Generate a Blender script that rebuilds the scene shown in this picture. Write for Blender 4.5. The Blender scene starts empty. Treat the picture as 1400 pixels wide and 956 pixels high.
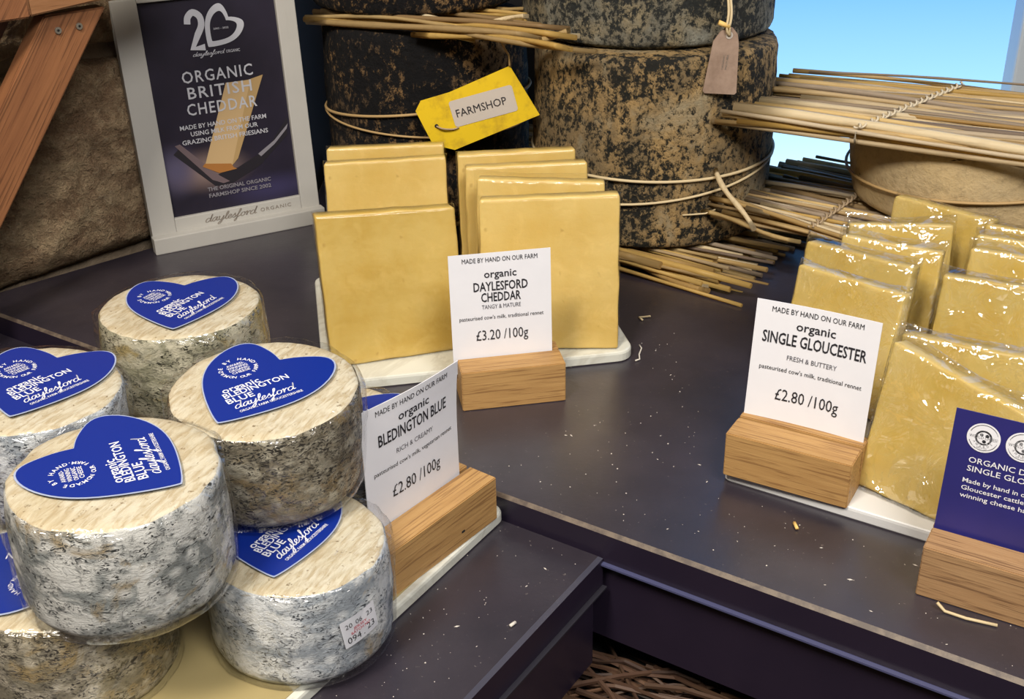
import bpy, bmesh, math, random
from mathutils import Vector, Matrix, noise
R = math.radians
sc = bpy.context.scene
COL = sc.collection
random.seed(7)

# ---------------------------------------------------------------- camera
PITCH, ROLL = R(27.0), R(1.3)
cd = bpy.data.cameras.new('camera'); cam = bpy.data.objects.new('camera', cd); COL.objects.link(cam)
cd.sensor_fit = 'HORIZONTAL'; cd.sensor_width = 36.0; cd.lens = 36.0*1560/1400; cd.clip_start = .01; cd.clip_end = 50
fw = Vector((0, math.cos(PITCH), -math.sin(PITCH))); up0 = Vector((0, math.sin(PITCH), math.cos(PITCH))); r0 = Vector((1, 0, 0))
rt = math.cos(ROLL)*r0-math.sin(ROLL)*up0; up = math.sin(ROLL)*r0+math.cos(ROLL)*up0
m = Matrix((rt, up, -fw)).transposed().to_4x4(); m.translation = Vector((0, 0, .40)); cam.matrix_world = m
sc.camera = cam

# ---------------------------------------------------------------- world, lights, exposure
w = bpy.data.worlds.new('world'); sc.world = w; w.use_nodes = True
w.node_tree.nodes['Background'].inputs[0].default_value = (.45, .68, 1, 1); w.node_tree.nodes['Background'].inputs[1].default_value = 1.0
def area(name, loc, target, size, power, col):
    l = bpy.data.lights.new(name, 'AREA'); l.energy = power; l.size = size[0]; l.shape = 'RECTANGLE'; l.size_y = size[1]; l.color = col
    o = bpy.data.objects.new(name, l); COL.objects.link(o); o.location = loc
    d = Vector(target)-Vector(loc); o.rotation_euler = d.to_track_quat('-Z', 'Y').to_euler(); return o
area('shop_ceiling_lamp', (-.55, -.25, 1.45), (0, .75, 0), (.35, .35), 27, (1, .90, .77))
area('shop_ceiling_lamp', (.45, -.5, 1.45), (.1, .75, 0), (.7, .7), 35, (1, .95, .90))  # added fill from behind the camera for the upright faces
WINDOW_GLOW = 2.6
sc.view_settings.view_transform = 'Standard'; sc.view_settings.look = 'None'; sc.view_settings.gamma = 1.0
sc.view_settings.use_curve_mapping = False; sc.view_settings.exposure = 0.0
cy = sc.cycles
cy.use_denoising = True; cy.max_bounces = 8; cy.transparent_max_bounces = 24; cy.diffuse_bounces = 3; cy.glossy_bounces = 3
cy.transmission_bounces = 4; cy.caustics_reflective = False; cy.caustics_refractive = False; cy.sample_clamp_indirect = 4

# ---------------------------------------------------------------- material helpers
class NT:
    def __init__(s, name):
        s.m = bpy.data.materials.new(name); s.m.use_nodes = True; s.t = s.m.node_tree; s.n = s.t.nodes; s.n.clear()
        s.out = s.new('ShaderNodeOutputMaterial')
    def new(s, t, **k):
        n = s.n.new(t)
        for a, b in k.items(): setattr(n, a, b)
        return n
    def link(s, a, b): s.t.links.new(a, b)
    def coord(s, scale=(1, 1, 1), rot=(0, 0, 0), kind='Object'):
        c = s.new('ShaderNodeTexCoord'); m0 = s.new('ShaderNodeMapping'); s.link(c.outputs[kind], m0.inputs[0]); m0.inputs['Rotation'].default_value = rot
        mp = s.new('ShaderNodeMapping'); s.link(m0.outputs[0], mp.inputs[0]); mp.inputs['Scale'].default_value = scale; return mp.outputs[0]
    def noise(s, vec, scale, detail=4, rough=.6, dist=0, out=0):
        n = s.new('ShaderNodeTexNoise'); s.link(vec, n.inputs['Vector']); n.inputs['Scale'].default_value = scale
        n.inputs['Detail'].default_value = detail; n.inputs['Roughness'].default_value = rough; n.inputs['Distortion'].default_value = dist
        return n.outputs[out]
    def voro(s, vec, scale, feature='F1', out='Distance'):
        n = s.new('ShaderNodeTexVoronoi', feature=feature); s.link(vec, n.inputs['Vector']); n.inputs['Scale'].default_value = scale
        return n.outputs[out]
    def ramp(s, fac, stops, interp='LINEAR'):
        n = s.new('ShaderNodeValToRGB'); n.color_ramp.interpolation = interp; e = n.color_ramp.elements
        while len(e) < len(stops): e.new(.5)
        for i, (p, c) in enumerate(stops):
            e[i].position = p; e[i].color = (c, c, c, 1) if not hasattr(c, '__len__') else (*c, 1)
        s.link(fac, n.inputs[0]); return n.outputs[0]
    def mix(s, fac, a, b, mode='MIX'):
        n = s.new('ShaderNodeMix', data_type='RGBA', blend_type=mode)
        for v, i in ((fac, 0), (a, 6), (b, 7)):
            if hasattr(v, 'is_linked'): s.link(v, n.inputs[i])
            elif i == 0: n.inputs[0].default_value = v
            else: n.inputs[i].default_value = (*v, 1)
        return n.outputs[2]
    def bump(s, h, dist, strength=1.0, prev=None):
        n = s.new('ShaderNodeBump'); s.link(h, n.inputs['Height']); n.inputs['Distance'].default_value = dist
        n.inputs['Strength'].default_value = strength
        if prev is not None: s.link(prev, n.inputs['Normal'])
        return n.outputs[0]
    def bsdf(s, col, rough=.5, normal=None, spec=.5, coat=0, coat_rough=.1, sss=0, metal=0, emit=None):
        b = s.new('ShaderNodeBsdfPrincipled')
        for v, k in ((col, 'Base Color'), (rough, 'Roughness')):
            if hasattr(v, 'is_linked'): s.link(v, b.inputs[k])
            else: b.inputs[k].default_value = (*v, 1) if k == 'Base Color' else v
        b.inputs['Specular IOR Level'].default_value = spec; b.inputs['Coat Weight'].default_value = coat
        b.inputs['Coat Roughness'].default_value = coat_rough; b.inputs['Metallic'].default_value = metal
        if sss:
            b.inputs['Subsurface Weight'].default_value = sss; b.inputs['Subsurface Radius'].default_value = (1, .6, .25); b.inputs['Subsurface Scale'].default_value = .004
        if normal is not None: s.link(normal, b.inputs['Normal'])
        s.link(b.outputs[0], s.out.inputs[0]); return b
    def rnd(s):
        return s.new('ShaderNodeObjectInfo').outputs['Random']

M = {}
def plain(name, col, rough=.5, **k):
    t = NT(name); t.bsdf(col, rough, **k); M[name] = t.m; return t.m
plain('white_print', (.80, .81, .86), .6); plain('ink', (.016, .016, .022), .6); plain('grey_ink', (.10, .10, .12), .6)
plain('red_ink', (.55, .05, .08), .6); plain('blue_print', (.005, .024, .24), .35, spec=.3, coat=.2, coat_rough=.15)
plain('label_edge', (.36, .42, .60), .35); plain('poster_white', (.50, .51, .56), .6)
plain('screw_metal', (.55, .55, .52), .35, metal=1); plain('hole_dark', (.01, .01, .01), .9); plain('yellow_card_white', (.52, .47, .42), .6)
plain('crumb', (.62, .58, .52), .8); plain('frame_ink', (.22, .19, .16), .7); plain('scrap_straw', (.75, .50, .16), .7)

t = NT('card_paper'); v = t.coord(); n_ = t.noise(v, 60, 3)
t.bsdf(t.mix(n_, (.74, .75, .80), (.80, .81, .86)), .62, spec=.3); M['card_paper'] = t.m
t = NT('purple_card'); v = t.coord(); t.bsdf(t.mix(t.noise(v, 25, 3), (.022, .022, .13), (.030, .026, .19)), .38, spec=.5); M['purple_card'] = t.m

def rind(name, white, grey, ochre, dark, off, ochre_amt, bstr=.0012, dk=0.0):
    t = NT(name); v = t.coord((1, 1, 1.35))
    mp = t.new('ShaderNodeVectorMath', operation='ADD'); t.link(v, mp.inputs[0]); mp.inputs[1].default_value = (off, off*.7, 0); v = mp.outputs[0]
    big = t.noise(v, 42, 6, .66, .5); mid = t.noise(v, 120, 6, .75, .9); fine = t.noise(t.coord((1, 1, 2.0)), 240, 4, .7, 1.6)
    c = t.mix(t.ramp(big, [(.44-dk, 0), (.57-dk, 1)]), white, grey)
    oc = t.noise(v, 26, 5, .65, 1.0)
    c = t.mix(t.ramp(oc, [(.62-ochre_amt, 0), (.71-ochre_amt, .9)]), c, ochre)
    c = t.mix(t.ramp(mid, [(.53-dk, 0), (.62-dk, .75)]), c, tuple(x*.40 for x in grey))
    ws = t.voro(v, 75); c = t.mix(t.ramp(ws, [(.10, .9), (.36, 0)]), c, white)
    sp = t.ramp(fine, [(.555-dk, 0), (.59-dk, 1)]); sm = t.ramp(t.noise(v, 60, 3, .6), [(.43-dk, 0), (.50-dk, 1)])
    ml = t.new('ShaderNodeMath', operation='MULTIPLY'); t.link(sp, ml.inputs[0]); t.link(sm, ml.inputs[1])
    c = t.mix(ml.outputs[0], c, dark)
    b1 = t.bump(mid, bstr*1.4, .9); b2 = t.bump(fine, bstr*.6, .9, b1)
    t.bsdf(c, .55, b2, spec=.3, coat=.15, coat_rough=.25); M[name] = t.m
rind('rind_blue', (.70, .70, .66), (.26, .28, .27), (.34, .26, .14), (.03, .035, .035), 0, .04)
rind('rind_pale', (.76, .78, .78), (.33, .37, .41), (.42, .33, .20), (.045, .055, .065), .31, .03)
rind('rind_olive', (.52, .48, .37), (.22, .19, .13), (.26, .18, .075), (.02, .017, .012), .77, .10, .0020, .03)
rind('rind_yellow', (.58, .54, .40), (.28, .27, .18), (.38, .29, .11), (.035, .035, .022), .53, .10, .0014, .01)
rind('rind_brown', (.55, .49, .37), (.25, .22, .15), (.36, .26, .11), (.03, .024, .016), 1.7, .08, .0016, .02)
t = NT('cheese_top'); v = t.coord(); s1 = t.noise(t.coord((1, .22, 1), (0, 0, .4)), 330, 4, .65, .5); b_ = t.noise(v, 30, 4)
c = t.mix(t.ramp(b_, [(.35, 0), (.65, 1)]), (.71, .66, .52), (.62, .54, .37)); c = t.mix(t.ramp(s1, [(.42, 0), (.62, .8)]), c, (.46, .36, .21))
sp = t.ramp(t.noise(v, 260, 3), [(.64, 0), (.70, .8)]); c = t.mix(sp, c, (.20, .14, .07))
t.bsdf(c, .6, t.bump(s1, .0012, .8), spec=.3, coat=.3, coat_rough=.2); M['cheese_top'] = t.m

def film(name, rough, tint, bscale, bdist, fres=1.32, base=.03, blend=1.0):
    t = NT(name); v = t.coord(); nn = t.noise(v, bscale, 3, .55, 1.0); n2 = t.voro(v, bscale*.7, 'DISTANCE_TO_EDGE')
    b = t.bump(nn, bdist, 1.0); b = t.bump(t.ramp(n2, [(0, 0), (.12, 1)]), bdist*.35, .7, b)
    g = t.new('ShaderNodeBsdfGlossy'); g.inputs['Roughness'].default_value = rough; t.link(b, g.inputs['Normal']); g.inputs['Color'].default_value = (1, 1, 1, 1)
    tr = t.new('ShaderNodeBsdfTransparent'); tr.inputs[0].default_value = (*tint, 1)
    lw = t.new('ShaderNodeLayerWeight'); lw.inputs['Blend'].default_value = .5
    fr = t.new('ShaderNodeMath', operation='POWER'); t.link(lw.outputs['Facing'], fr.inputs[0]); fr.inputs[1].default_value = 4.5
    ad = t.new('ShaderNodeMath', operation='MULTIPLY_ADD'); t.link(fr.outputs[0], ad.inputs[0]); ad.inputs[1].default_value = .5*blend; ad.inputs[2].default_value = base
    mx = t.new('ShaderNodeMixShader'); t.link(ad.outputs[0], mx.inputs[0]); t.link(tr.outputs[0], mx.inputs[1]); t.link(g.outputs[0], mx.inputs[2])
    t.link(mx.outputs[0], t.out.inputs[0]); M[name] = t.m
film('cling_film', .15, (.985, .99, .995), 60, .0026, 1.35, .065)
film('vacuum_film', .2, (.995, .995, .99), 60, .0004, 1.3, .03, .8)
film('bag_film', .09, (.985, .985, .985), 38, .0060, 1.42, .15)

def cheese(name, a, b, edge, off=0):
    t = NT(name); v = t.coord(); n1 = t.noise(v, 14+off, 4); n2 = t.noise(v, 150, 3, .6)
    c = t.mix(t.ramp(n1, [(.40, 0), (.60, 1)]), a, b); c = t.mix(t.ramp(t.noise(v, 45, 5, .7, .6), [(.52, 0), (.75, .5)]), c, tuple(min(1, x*1.15+.03) for x in a)); pit = t.ramp(t.noise(v, 95, 2, .5), [(.70, 0), (.76, .45)])
    c = t.mix(pit, c, edge)
    t.bsdf(c, .42, t.bump(n2, .0005, .7), spec=.4, coat=.35, coat_rough=.18, sss=.12); M[name] = t.m
cheese('cheddar', (.66, .48, .16), (.60, .41, .11), (.36, .22, .05)); cheese('cheddar_deep', (.58, .415, .12), (.52, .345, .075), (.35, .2, .04), 5)
cheese('gloucester', (.72, .54, .18), (.68, .47, .10), (.45, .32, .10), 3); cheese('gloucester_deep', (.64, .48, .15), (.60, .40, .08), (.42, .28, .08), 7)

def oak(name, a, b, d, gs=1.0, rot=(0, 0, 0), dens=.60, lx=6):
    t = NT(name); v = t.coord((3*gs, 30*gs, 30*gs), rot); n1 = t.noise(v, 6, 5, .65, .6); n2 = t.noise(t.coord((lx, 70, 70), rot), 9, 3, .6, .15)
    c = t.mix(t.ramp(n1, [(.3, 0), (.7, 1)]), a, b); c = t.mix(t.ramp(n2, [(dens, 0), (dens+.08, .7)]), c, d)
    t.bsdf(c, .5, t.bump(n2, .0004, .6), spec=.35); M[name] = t.m
oak('oak', (.50, .30, .115), (.39, .22, .08), (.22, .11, .04), 1.3, (0, 0, 0), .53, 2.2); oak('oak_dark', (.42, .26, .13), (.33, .19, .09), (.12, .06, .03), 1.2, (0, 0, 0), .52, 2)
oak('oak_gold', (.56, .35, .12), (.50, .29, .09), (.30, .16, .05)); oak('pine_red', (.30, .13, .055), (.20, .08, .035), (.10, .04, .018), .4, (0, R(53), 0), .54, 1.2)
oak('pine_rail', (.34, .17, .08), (.26, .12, .05), (.12, .05, .02), .5, (0, 0, 0), .58, 1.5)
oak('pine_dark', (.11, .040, .022), (.075, .028, .016), (.03, .012, .008), .4, (0, R(53), 0), .52, 1.2)

t = NT('marble'); v = t.coord(); n1 = t.noise(v, 9, 5, .6, 2.0)
t.bsdf(t.mix(t.ramp(n1, [(.46, 0), (.5, .5), (.56, 0)]), (.66, .67, .60), (.46, .45, .38)), .28, spec=.5); M['marble'] = t.m
t = NT('tray_paint'); v = t.coord()
t.bsdf(t.mix(t.noise(v, 30, 4), (.70, .71, .70), (.76, .77, .78)), .4); M['tray_paint'] = t.m
t = NT('marble_cream'); v = t.coord(); t.bsdf(t.mix(t.noise(v, 12, 4), (.42, .34, .16), (.34, .27, .12)), .5); M['marble_cream'] = t.m

t = NT('black_lacquer'); v = t.coord(); n1 = t.noise(v, 9, 6, .65); sc_ = t.ramp(t.noise(t.coord((1, 9, 1), (0, 0, .5)), 40, 3, .6, 1.5), [(.62, 0), (.72, 1)])
c = t.mix(t.ramp(n1, [(.35, 0), (.7, 1)]), (.020, .017, .025), (.038, .031, .042)); c = t.mix(t.ramp(t.noise(v, 420, 2, .5), [(.70, 0), (.76, .45)]), c, (.25, .22, .20))
b = t.bsdf(c, t.ramp(t.noise(v, 16, 5, .7), [(.3, .27), (.7, .42)]), t.bump(t.noise(v, 300, 2), .0002, .35), spec=1.0); M['black_lacquer'] = t.m
t = NT('black_side'); v = t.coord(); t.bsdf(t.mix(t.noise(v, 20, 4), (.012, .009, .02), (.022, .015, .03)), .35, spec=.5); M['black_side'] = t.m
t = NT('worn_edge'); v = t.coord((1, 1, 1)); t.bsdf(t.mix(t.ramp(t.noise(v, 120, 4, .7), [(.4, 0), (.6, 1)]), (.075, .055, .045), (.15, .115, .085)), .5); M['worn_edge'] = t.m
plain('box_edge', (.06, .06, .085), .35); plain('dull_lip', (.022, .021, .030), .5); plain('lip_blue', (.07, .075, .16), .25, spec=1.0)

def wheelm(name, dark, mid, ochre, pale, f=1.0, off=0, thr=0):
    t = NT(name); v = t.coord((1, 1, .8)); mp = t.new('ShaderNodeVectorMath', operation='ADD'); t.link(v, mp.inputs[0]); mp.inputs[1].default_value = (off, 0, off); v = mp.outputs[0]
    a = t.noise(v, 16*f, 5, .65, .5); b = t.noise(v, 175*f, 6, .80, .2); c2 = t.noise(v, 230*f, 4, .7); g = t.noise(v, 30*f, 4, .6)
    c = t.mix(t.ramp(g, [(.42, 0), (.60, 1)]), mid, ochre); c = t.mix(t.ramp(a, [(.55, 0), (.72, .85)]), c, pale)
    su = t.new('ShaderNodeMath', operation='MULTIPLY_ADD'); t.link(a, su.inputs[0]); su.inputs[1].default_value = .50; t.link(b, su.inputs[2])
    c = t.mix(t.ramp(su.outputs[0], [(.68+thr, 1), (.765+thr, 0)]), c, dark)
    c = t.mix(t.ramp(c2, [(.62, 0), (.70, .75)]), c, dark)
    bb = t.bump(b, .005, .9); bb = t.bump(c2, .0018, .8, bb)
    t.bsdf(c, .75, bb, spec=.2); M[name] = t.m
wheelm('mould_rind', (.020, .020, .017), (.26, .19, .10), (.46, .31, .135), (.36, .34, .25), 1.0, 0, .02)
wheelm('mould_rind_grey', (.03, .033, .032), (.20, .19, .15), (.32, .27, .17), (.42, .43, .37), 1.1, 3, .02)
wheelm('mould_rind_dark', (.006, .006, .007), (.10, .065, .036), (.30, .18, .075), (.15, .11, .07), .75, 7, .09)
t = NT('natural_rind'); v = t.coord(); n1 = t.noise(v, 12, 6, .7, .5); n2 = t.noise(v, 160, 4, .7); cr = t.ramp(t.noise(t.coord((1, 1, 1)), 42, 3, .5, 3.0), [(.70, 0), (.73, 1)])
c = t.mix(t.ramp(n1, [(.35, 0), (.7, 1)]), (.46, .36, .21), (.58, .44, .23)); c = t.mix(t.ramp(n2, [(.5, 0), (.7, .5)]), c, (.30, .23, .13)); c = t.mix(cr, c, (.06, .04, .02))
t.bsdf(c, .7, t.bump(n2, .0015, .8), spec=.25); M['natural_rind'] = t.m

def strawm(name, stops):
    t = NT(name); r_ = t.rnd(); c = t.ramp(r_, stops); v = t.coord((2, 60, 60)); n1 = t.noise(v, 8, 3, .6)
    c = t.mix(t.ramp(n1, [(.50, 0), (.78, .35)]), c, (.24, .15, .07)); b_ = t.bsdf(c, .5, t.bump(n1, .0004, .5), spec=.35)
    tl = t.new('ShaderNodeBsdfTranslucent'); t.link(c, tl.inputs[0]); mx = t.new('ShaderNodeMixShader'); mx.inputs[0].default_value = .42
    t.link(b_.outputs[0], mx.inputs[1]); t.link(tl.outputs[0], mx.inputs[2]); t.link(mx.outputs[0], t.out.inputs[0]); M[name] = t.m
strawm('reed_pale', [(0, (.80, .62, .35)), (.25, (.90, .78, .53)), (.5, (.60, .43, .21)), (.7, (.86, .65, .30)), (.85, (.46, .32, .16)), (1, (.86, .74, .50))])
strawm('reed_gold', [(0, (.62, .41, .12)), (.3, (.72, .50, .17)), (.55, (.48, .30, .10)), (.8, (.60, .44, .20)), (1, (.34, .22, .10))])
strawm('reed_grey', [(0, (.72, .64, .52)), (.3, (.54, .44, .33)), (.55, (.34, .26, .18)), (.8, (.76, .65, .47)), (1, (.22, .16, .12))])
strawm('twig', [(0, (.07, .04, .03)), (.3, (.15, .08, .05)), (.6, (.04, .027, .022)), (.8, (.22, .12, .07)), (1, (.12, .07, .05))])
plain('twine', (.36, .27, .17), .85); plain('twine_pale', (.60, .52, .38), .85); plain('cane', (.42, .28, .12), .6); plain('cane_pale', (.58, .47, .28), .6)
t = NT('yellow_tag'); v = t.coord(); t.bsdf(t.mix(t.ramp(t.noise(v, 45, 5, .7), [(.5, 0), (.8, 1)]), (.72, .50, .015), (.40, .24, .02)), .6, spec=.3); M['yellow_tag'] = t.m
t = NT('buff_tag'); v = t.coord(); t.bsdf(t.mix(t.ramp(t.noise(v, 50, 5, .7), [(.4, 0), (.75, 1)]), (.36, .26, .20), (.22, .15, .11)), .7, spec=.3); M['buff_tag'] = t.m
t = NT('frame_paint'); v = t.coord(); t.bsdf(t.mix(t.noise(v, 30, 4), (.42, .41, .38), (.47, .46, .43)), .55, t.bump(t.noise(t.coord((1, 1, .1)), 200, 3), .0004, .4), spec=.4); M['frame_paint'] = t.m

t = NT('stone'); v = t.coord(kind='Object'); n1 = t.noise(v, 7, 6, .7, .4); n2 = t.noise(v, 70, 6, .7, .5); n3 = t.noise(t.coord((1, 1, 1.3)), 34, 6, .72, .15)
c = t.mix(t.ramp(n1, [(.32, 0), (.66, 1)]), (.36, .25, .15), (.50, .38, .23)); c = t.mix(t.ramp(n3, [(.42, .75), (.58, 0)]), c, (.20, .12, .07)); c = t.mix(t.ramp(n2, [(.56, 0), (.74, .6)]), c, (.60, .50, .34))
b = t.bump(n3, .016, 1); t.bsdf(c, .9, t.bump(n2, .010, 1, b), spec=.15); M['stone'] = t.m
t = NT('mortar'); v = t.coord(); n2 = t.noise(v, 80, 5, .7); t.bsdf(t.mix(n2, (.16, .12, .085), (.28, .22, .15)), .95, t.bump(n2, .004, .9), spec=.1); M['mortar'] = t.m
plain('wall_dark', (.03, .028, .032), .8); plain('plaster', (.42, .40, .37), .9); plain('floor_boards', (.16, .11, .07), .6); plain('window_paint', (.52, .58, .64), .5)  # near-black wall colour holds the shade behind the dark wheels
t = NT('frosted_pane'); tc = t.new('ShaderNodeTexCoord'); sx = t.new('ShaderNodeSeparateXYZ'); t.link(tc.outputs['Object'], sx.inputs[0])
mr = t.new('ShaderNodeMapRange'); t.link(sx.outputs[2], mr.inputs[0]); mr.inputs[1].default_value = -.10; mr.inputs[2].default_value = .16
e = t.new('ShaderNodeEmission'); t.link(t.ramp(mr.outputs[0], [(0, (.50, .76, .92)), (.45, (.28, .55, .88)), (1, (.13, .36, .80))]), e.inputs[0]); e.inputs[1].default_value = WINDOW_GLOW*.62  # daylight as glow, with the pale halo low down put into the colour
t.link(e.outputs[0], t.out.inputs[0]); M['frosted_pane'] = t.m

# poster print: navy ground, soft pinkish cloth low on the left (printed photo)
t = NT('poster_print'); v = t.coord(kind='Generated'); n1 = t.noise(v, 2.5, 3)
sx = t.new('ShaderNodeSeparateXYZ'); t.link(v, sx.inputs[0])
def lobe(cx, cz, rx, rz):
    a = t.new('ShaderNodeVectorMath', operation='SUBTRACT'); t.link(v, a.inputs[0]); a.inputs[1].default_value = (cx, 0, cz)
    b = t.new('ShaderNodeVectorMath', operation='MULTIPLY'); t.link(a.outputs[0], b.inputs[0]); b.inputs[1].default_value = (1/rx, 0, 1/rz)
    l = t.new('ShaderNodeVectorMath', operation='LENGTH'); t.link(b.outputs[0], l.inputs[0]); return t.ramp(l.outputs['Value'], [(0, 1), (1, 0)], 'EASE')
c = t.mix(t.ramp(n1, [(.3, 0), (.7, 1)]), (.014, .012, .022), (.022, .018, .034))
c = t.mix(lobe(.32, .20, .40, .13), c, (.24, .17, .155)); c = t.mix(lobe(.08, .22, .22, .16), c, (.10, .09, .16)); c = t.mix(lobe(.80, .06, .5, .10), c, (.04, .035, .09))
t.bsdf(c, .45, spec=.3); M['poster_print'] = t.m
plain('print_wedge', (.42, .28, .12), .5); plain('print_wedge_lit', (.52, .36, .18), .5); plain('print_wedge_base', (.36, .15, .035), .5); plain('print_plate', (.012, .01, .016), .5)
plain('print_grey', (.22, .21, .24), .5); plain('print_rim', (.14, .10, .11), .5)

# ---------------------------------------------------------------- object helpers
def mesh(name, verts, faces, mats, parent=None, smooth=False, mi=None):
    me = bpy.data.meshes.new(name); me.from_pydata([tuple(v) for v in verts], [], faces)
    for k in (mats if isinstance(mats, (list, tuple)) else [mats]): me.materials.append(M[k])
    if mi: me.polygons.foreach_set('material_index', mi)
    if smooth: me.polygons.foreach_set('use_smooth', [True]*len(me.polygons))
    me.update(); o = bpy.data.objects.new(name, me); COL.objects.link(o)
    if parent: o.parent = parent
    return o
def tag(o, label, cat, group=None):
    o['label'] = label; o['category'] = cat
    if group: o['group'] = group
    return o
def thing(name, label, cat, loc=(0, 0, 0), rotz=0, group=None):
    o = bpy.data.objects.new(name, None); o.empty_display_size = .02; COL.objects.link(o); o.location = loc; o.rotation_euler = (0, 0, rotz)
    return tag(o, label, cat, group)
def struct(o): o['kind'] = 'structure'; return o
def stuff(o): o['kind'] = 'stuff'; return o
def copy_part(src, parent, name=None):
    c = src.copy(); COL.objects.link(c); c.parent = parent
    return c

def bev_box(sx, sy, sz, bev, seg=2, origin=(0, 0, 0)):
    """box from origin corner with sizes, bevelled; returns verts, faces"""
    bm = bmesh.new(); bmesh.ops.create_cube(bm, size=1)
    for v in bm.verts: v.co = Vector(((v.co.x+.5)*sx+origin[0], (v.co.y+.5)*sy+origin[1], (v.co.z+.5)*sz+origin[2]))
    if bev: bmesh.ops.bevel(bm, geom=bm.edges[:], offset=bev, segments=seg, profile=.6, affect='EDGES')
    bm.verts.index_update(); vs = [v.co.copy() for v in bm.verts]; fs = [[v.index for v in f.verts] for f in bm.faces]; bm.free(); return vs, fs
def box(name, mat, sx, sy, sz, bev=.001, origin=(0, 0, 0), parent=None, seg=2):
    v, f = bev_box(sx, sy, sz, bev, seg, origin); return mesh(name, v, f, mat, parent)
def prism(pts, z0, z1):
    n = len(pts); v = [(x, y, z0) for x, y in pts]+[(x, y, z1) for x, y in pts]
    f = [list(range(n))[::-1], list(range(n, 2*n))]+[[i, (i+1) % n, n+(i+1) % n, n+i] for i in range(n)]; return v, f
def tube(pts, rad, sides=6, closed=False):
    vs, fs = [], []; n = len(pts); P = [Vector(p) for p in pts]
    ref = Vector((0, 0, 1))
    for i, p in enumerate(P):
        a = P[(i-1) % n] if (closed or i > 0) else p; b = P[(i+1) % n] if (closed or i < n-1) else p
        d = (b-a).normalized(); x = d.cross(ref)
        if x.length < .05: x = d.cross(Vector((1, 0, 0)))
        x.normalize(); y = x.cross(d); r_ = rad(i/(n-1)) if callable(rad) else rad
        for k in range(sides):
            an = 2*math.pi*k/sides; vs.append(p+(x*math.cos(an)+y*math.sin(an))*r_)
    for i in range(n if closed else n-1):
        j = (i+1) % n
        for k in range(sides): k2 = (k+1) % sides; fs.append([i*sides+k, i*sides+k2, j*sides+k2, j*sides+k])
    if not closed: fs.append(list(range(sides))[::-1]); fs.append([(n-1)*sides+k for k in range(sides)])
    return vs, fs
def tubeo(name, pts, rad, mat, parent=None, sides=6, closed=False):
    v, f = tube(pts, rad, sides, closed); return mesh(name, v, f, mat, parent, smooth=True)
def join(parts):
    V, F = [], []
    for v, f in parts:
        o = len(V); V += list(v); F += [[i+o for i in q] for q in f]
    return V, F
def catmull(p, n=6, closed=False):
    out = []; L = len(p); P = [Vector(q) for q in p]
    for i in range(L if closed else L-1):
        a = P[(i-1) % L] if closed or i else P[0]; b = P[i]; c = P[(i+1) % L]; d = P[(i+2) % L] if closed or i+2 < L else P[-1]
        for k in range(n):
            s = k/n; out.append(.5*((2*b)+(c-a)*s+(2*a-5*b+4*c-d)*s*s+(3*b-a-3*c+d)*s**3))
    if not closed: out.append(P[-1])
    return out

# ---------------------------------------------------------------- lettering (2D verts, faces)
_glyph = {}
def glyphs(s, bold=0, spacing=1.0):
    k = (s, bold, spacing)
    if k not in _glyph:
        cu = bpy.data.curves.new('lettering', 'FONT'); cu.body = s; cu.size = 1; cu.resolution_u = 2; cu.offset = bold; cu.space_character = spacing; cu.fill_mode = 'BOTH'; cu.dimensions = '2D'
        o = bpy.data.objects.new('lettering_source', cu); COL.objects.link(o)
        me = o.to_mesh(); v = [(q.co.x, q.co.y) for q in me.vertices]; f = [list(p.vertices) for p in me.polygons]
        o.to_mesh_clear(); bpy.data.objects.remove(o); bpy.data.curves.remove(cu); _glyph[k] = (v, f)
    return _glyph[k]
def text(s, x, y, cap, width=None, align='C', bold=0, rot=0, spacing=1.0, asp=1.0):
    """text with cap height `cap` at baseline (x, y); width forces the run's width"""
    v, f = glyphs(s, bold, spacing)
    if not v: return [], []
    H = glyphs('H', bold)[0]; ch = max(q[1] for q in H)-min(q[1] for q in H); sy = cap/ch
    x0 = min(q[0] for q in v); x1 = max(q[0] for q in v); sx = width/(x1-x0) if width else sy*asp
    wd = (x1-x0)*sx; ox = {'L': 0, 'C': -wd/2, 'R': -wd}[align]; ca, sa = math.cos(rot), math.sin(rot)
    out = []
    for a, b in v:
        p, q = (a-x0)*sx+ox, b*sy; out.append((x+p*ca-q*sa, y+p*sa+q*ca))
    return out, f
def arc_text(s, cx, cy, r, cap, a0, a1, flip=False, asp=.8):
    """characters set on a circle from angle a0 to a1"""
    parts = []; n = len(s)
    for i, ch in enumerate(s):
        if ch == ' ': continue
        a = a0+(a1-a0)*(i/(n-1)); px, py = cx+math.cos(a)*r, cy+math.sin(a)*r; ro = a-math.pi/2 if not flip else a+math.pi/2
        parts.append(text(ch, px, py, cap, None, 'C', .012, ro, 1, asp))
    return join(parts)
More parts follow.
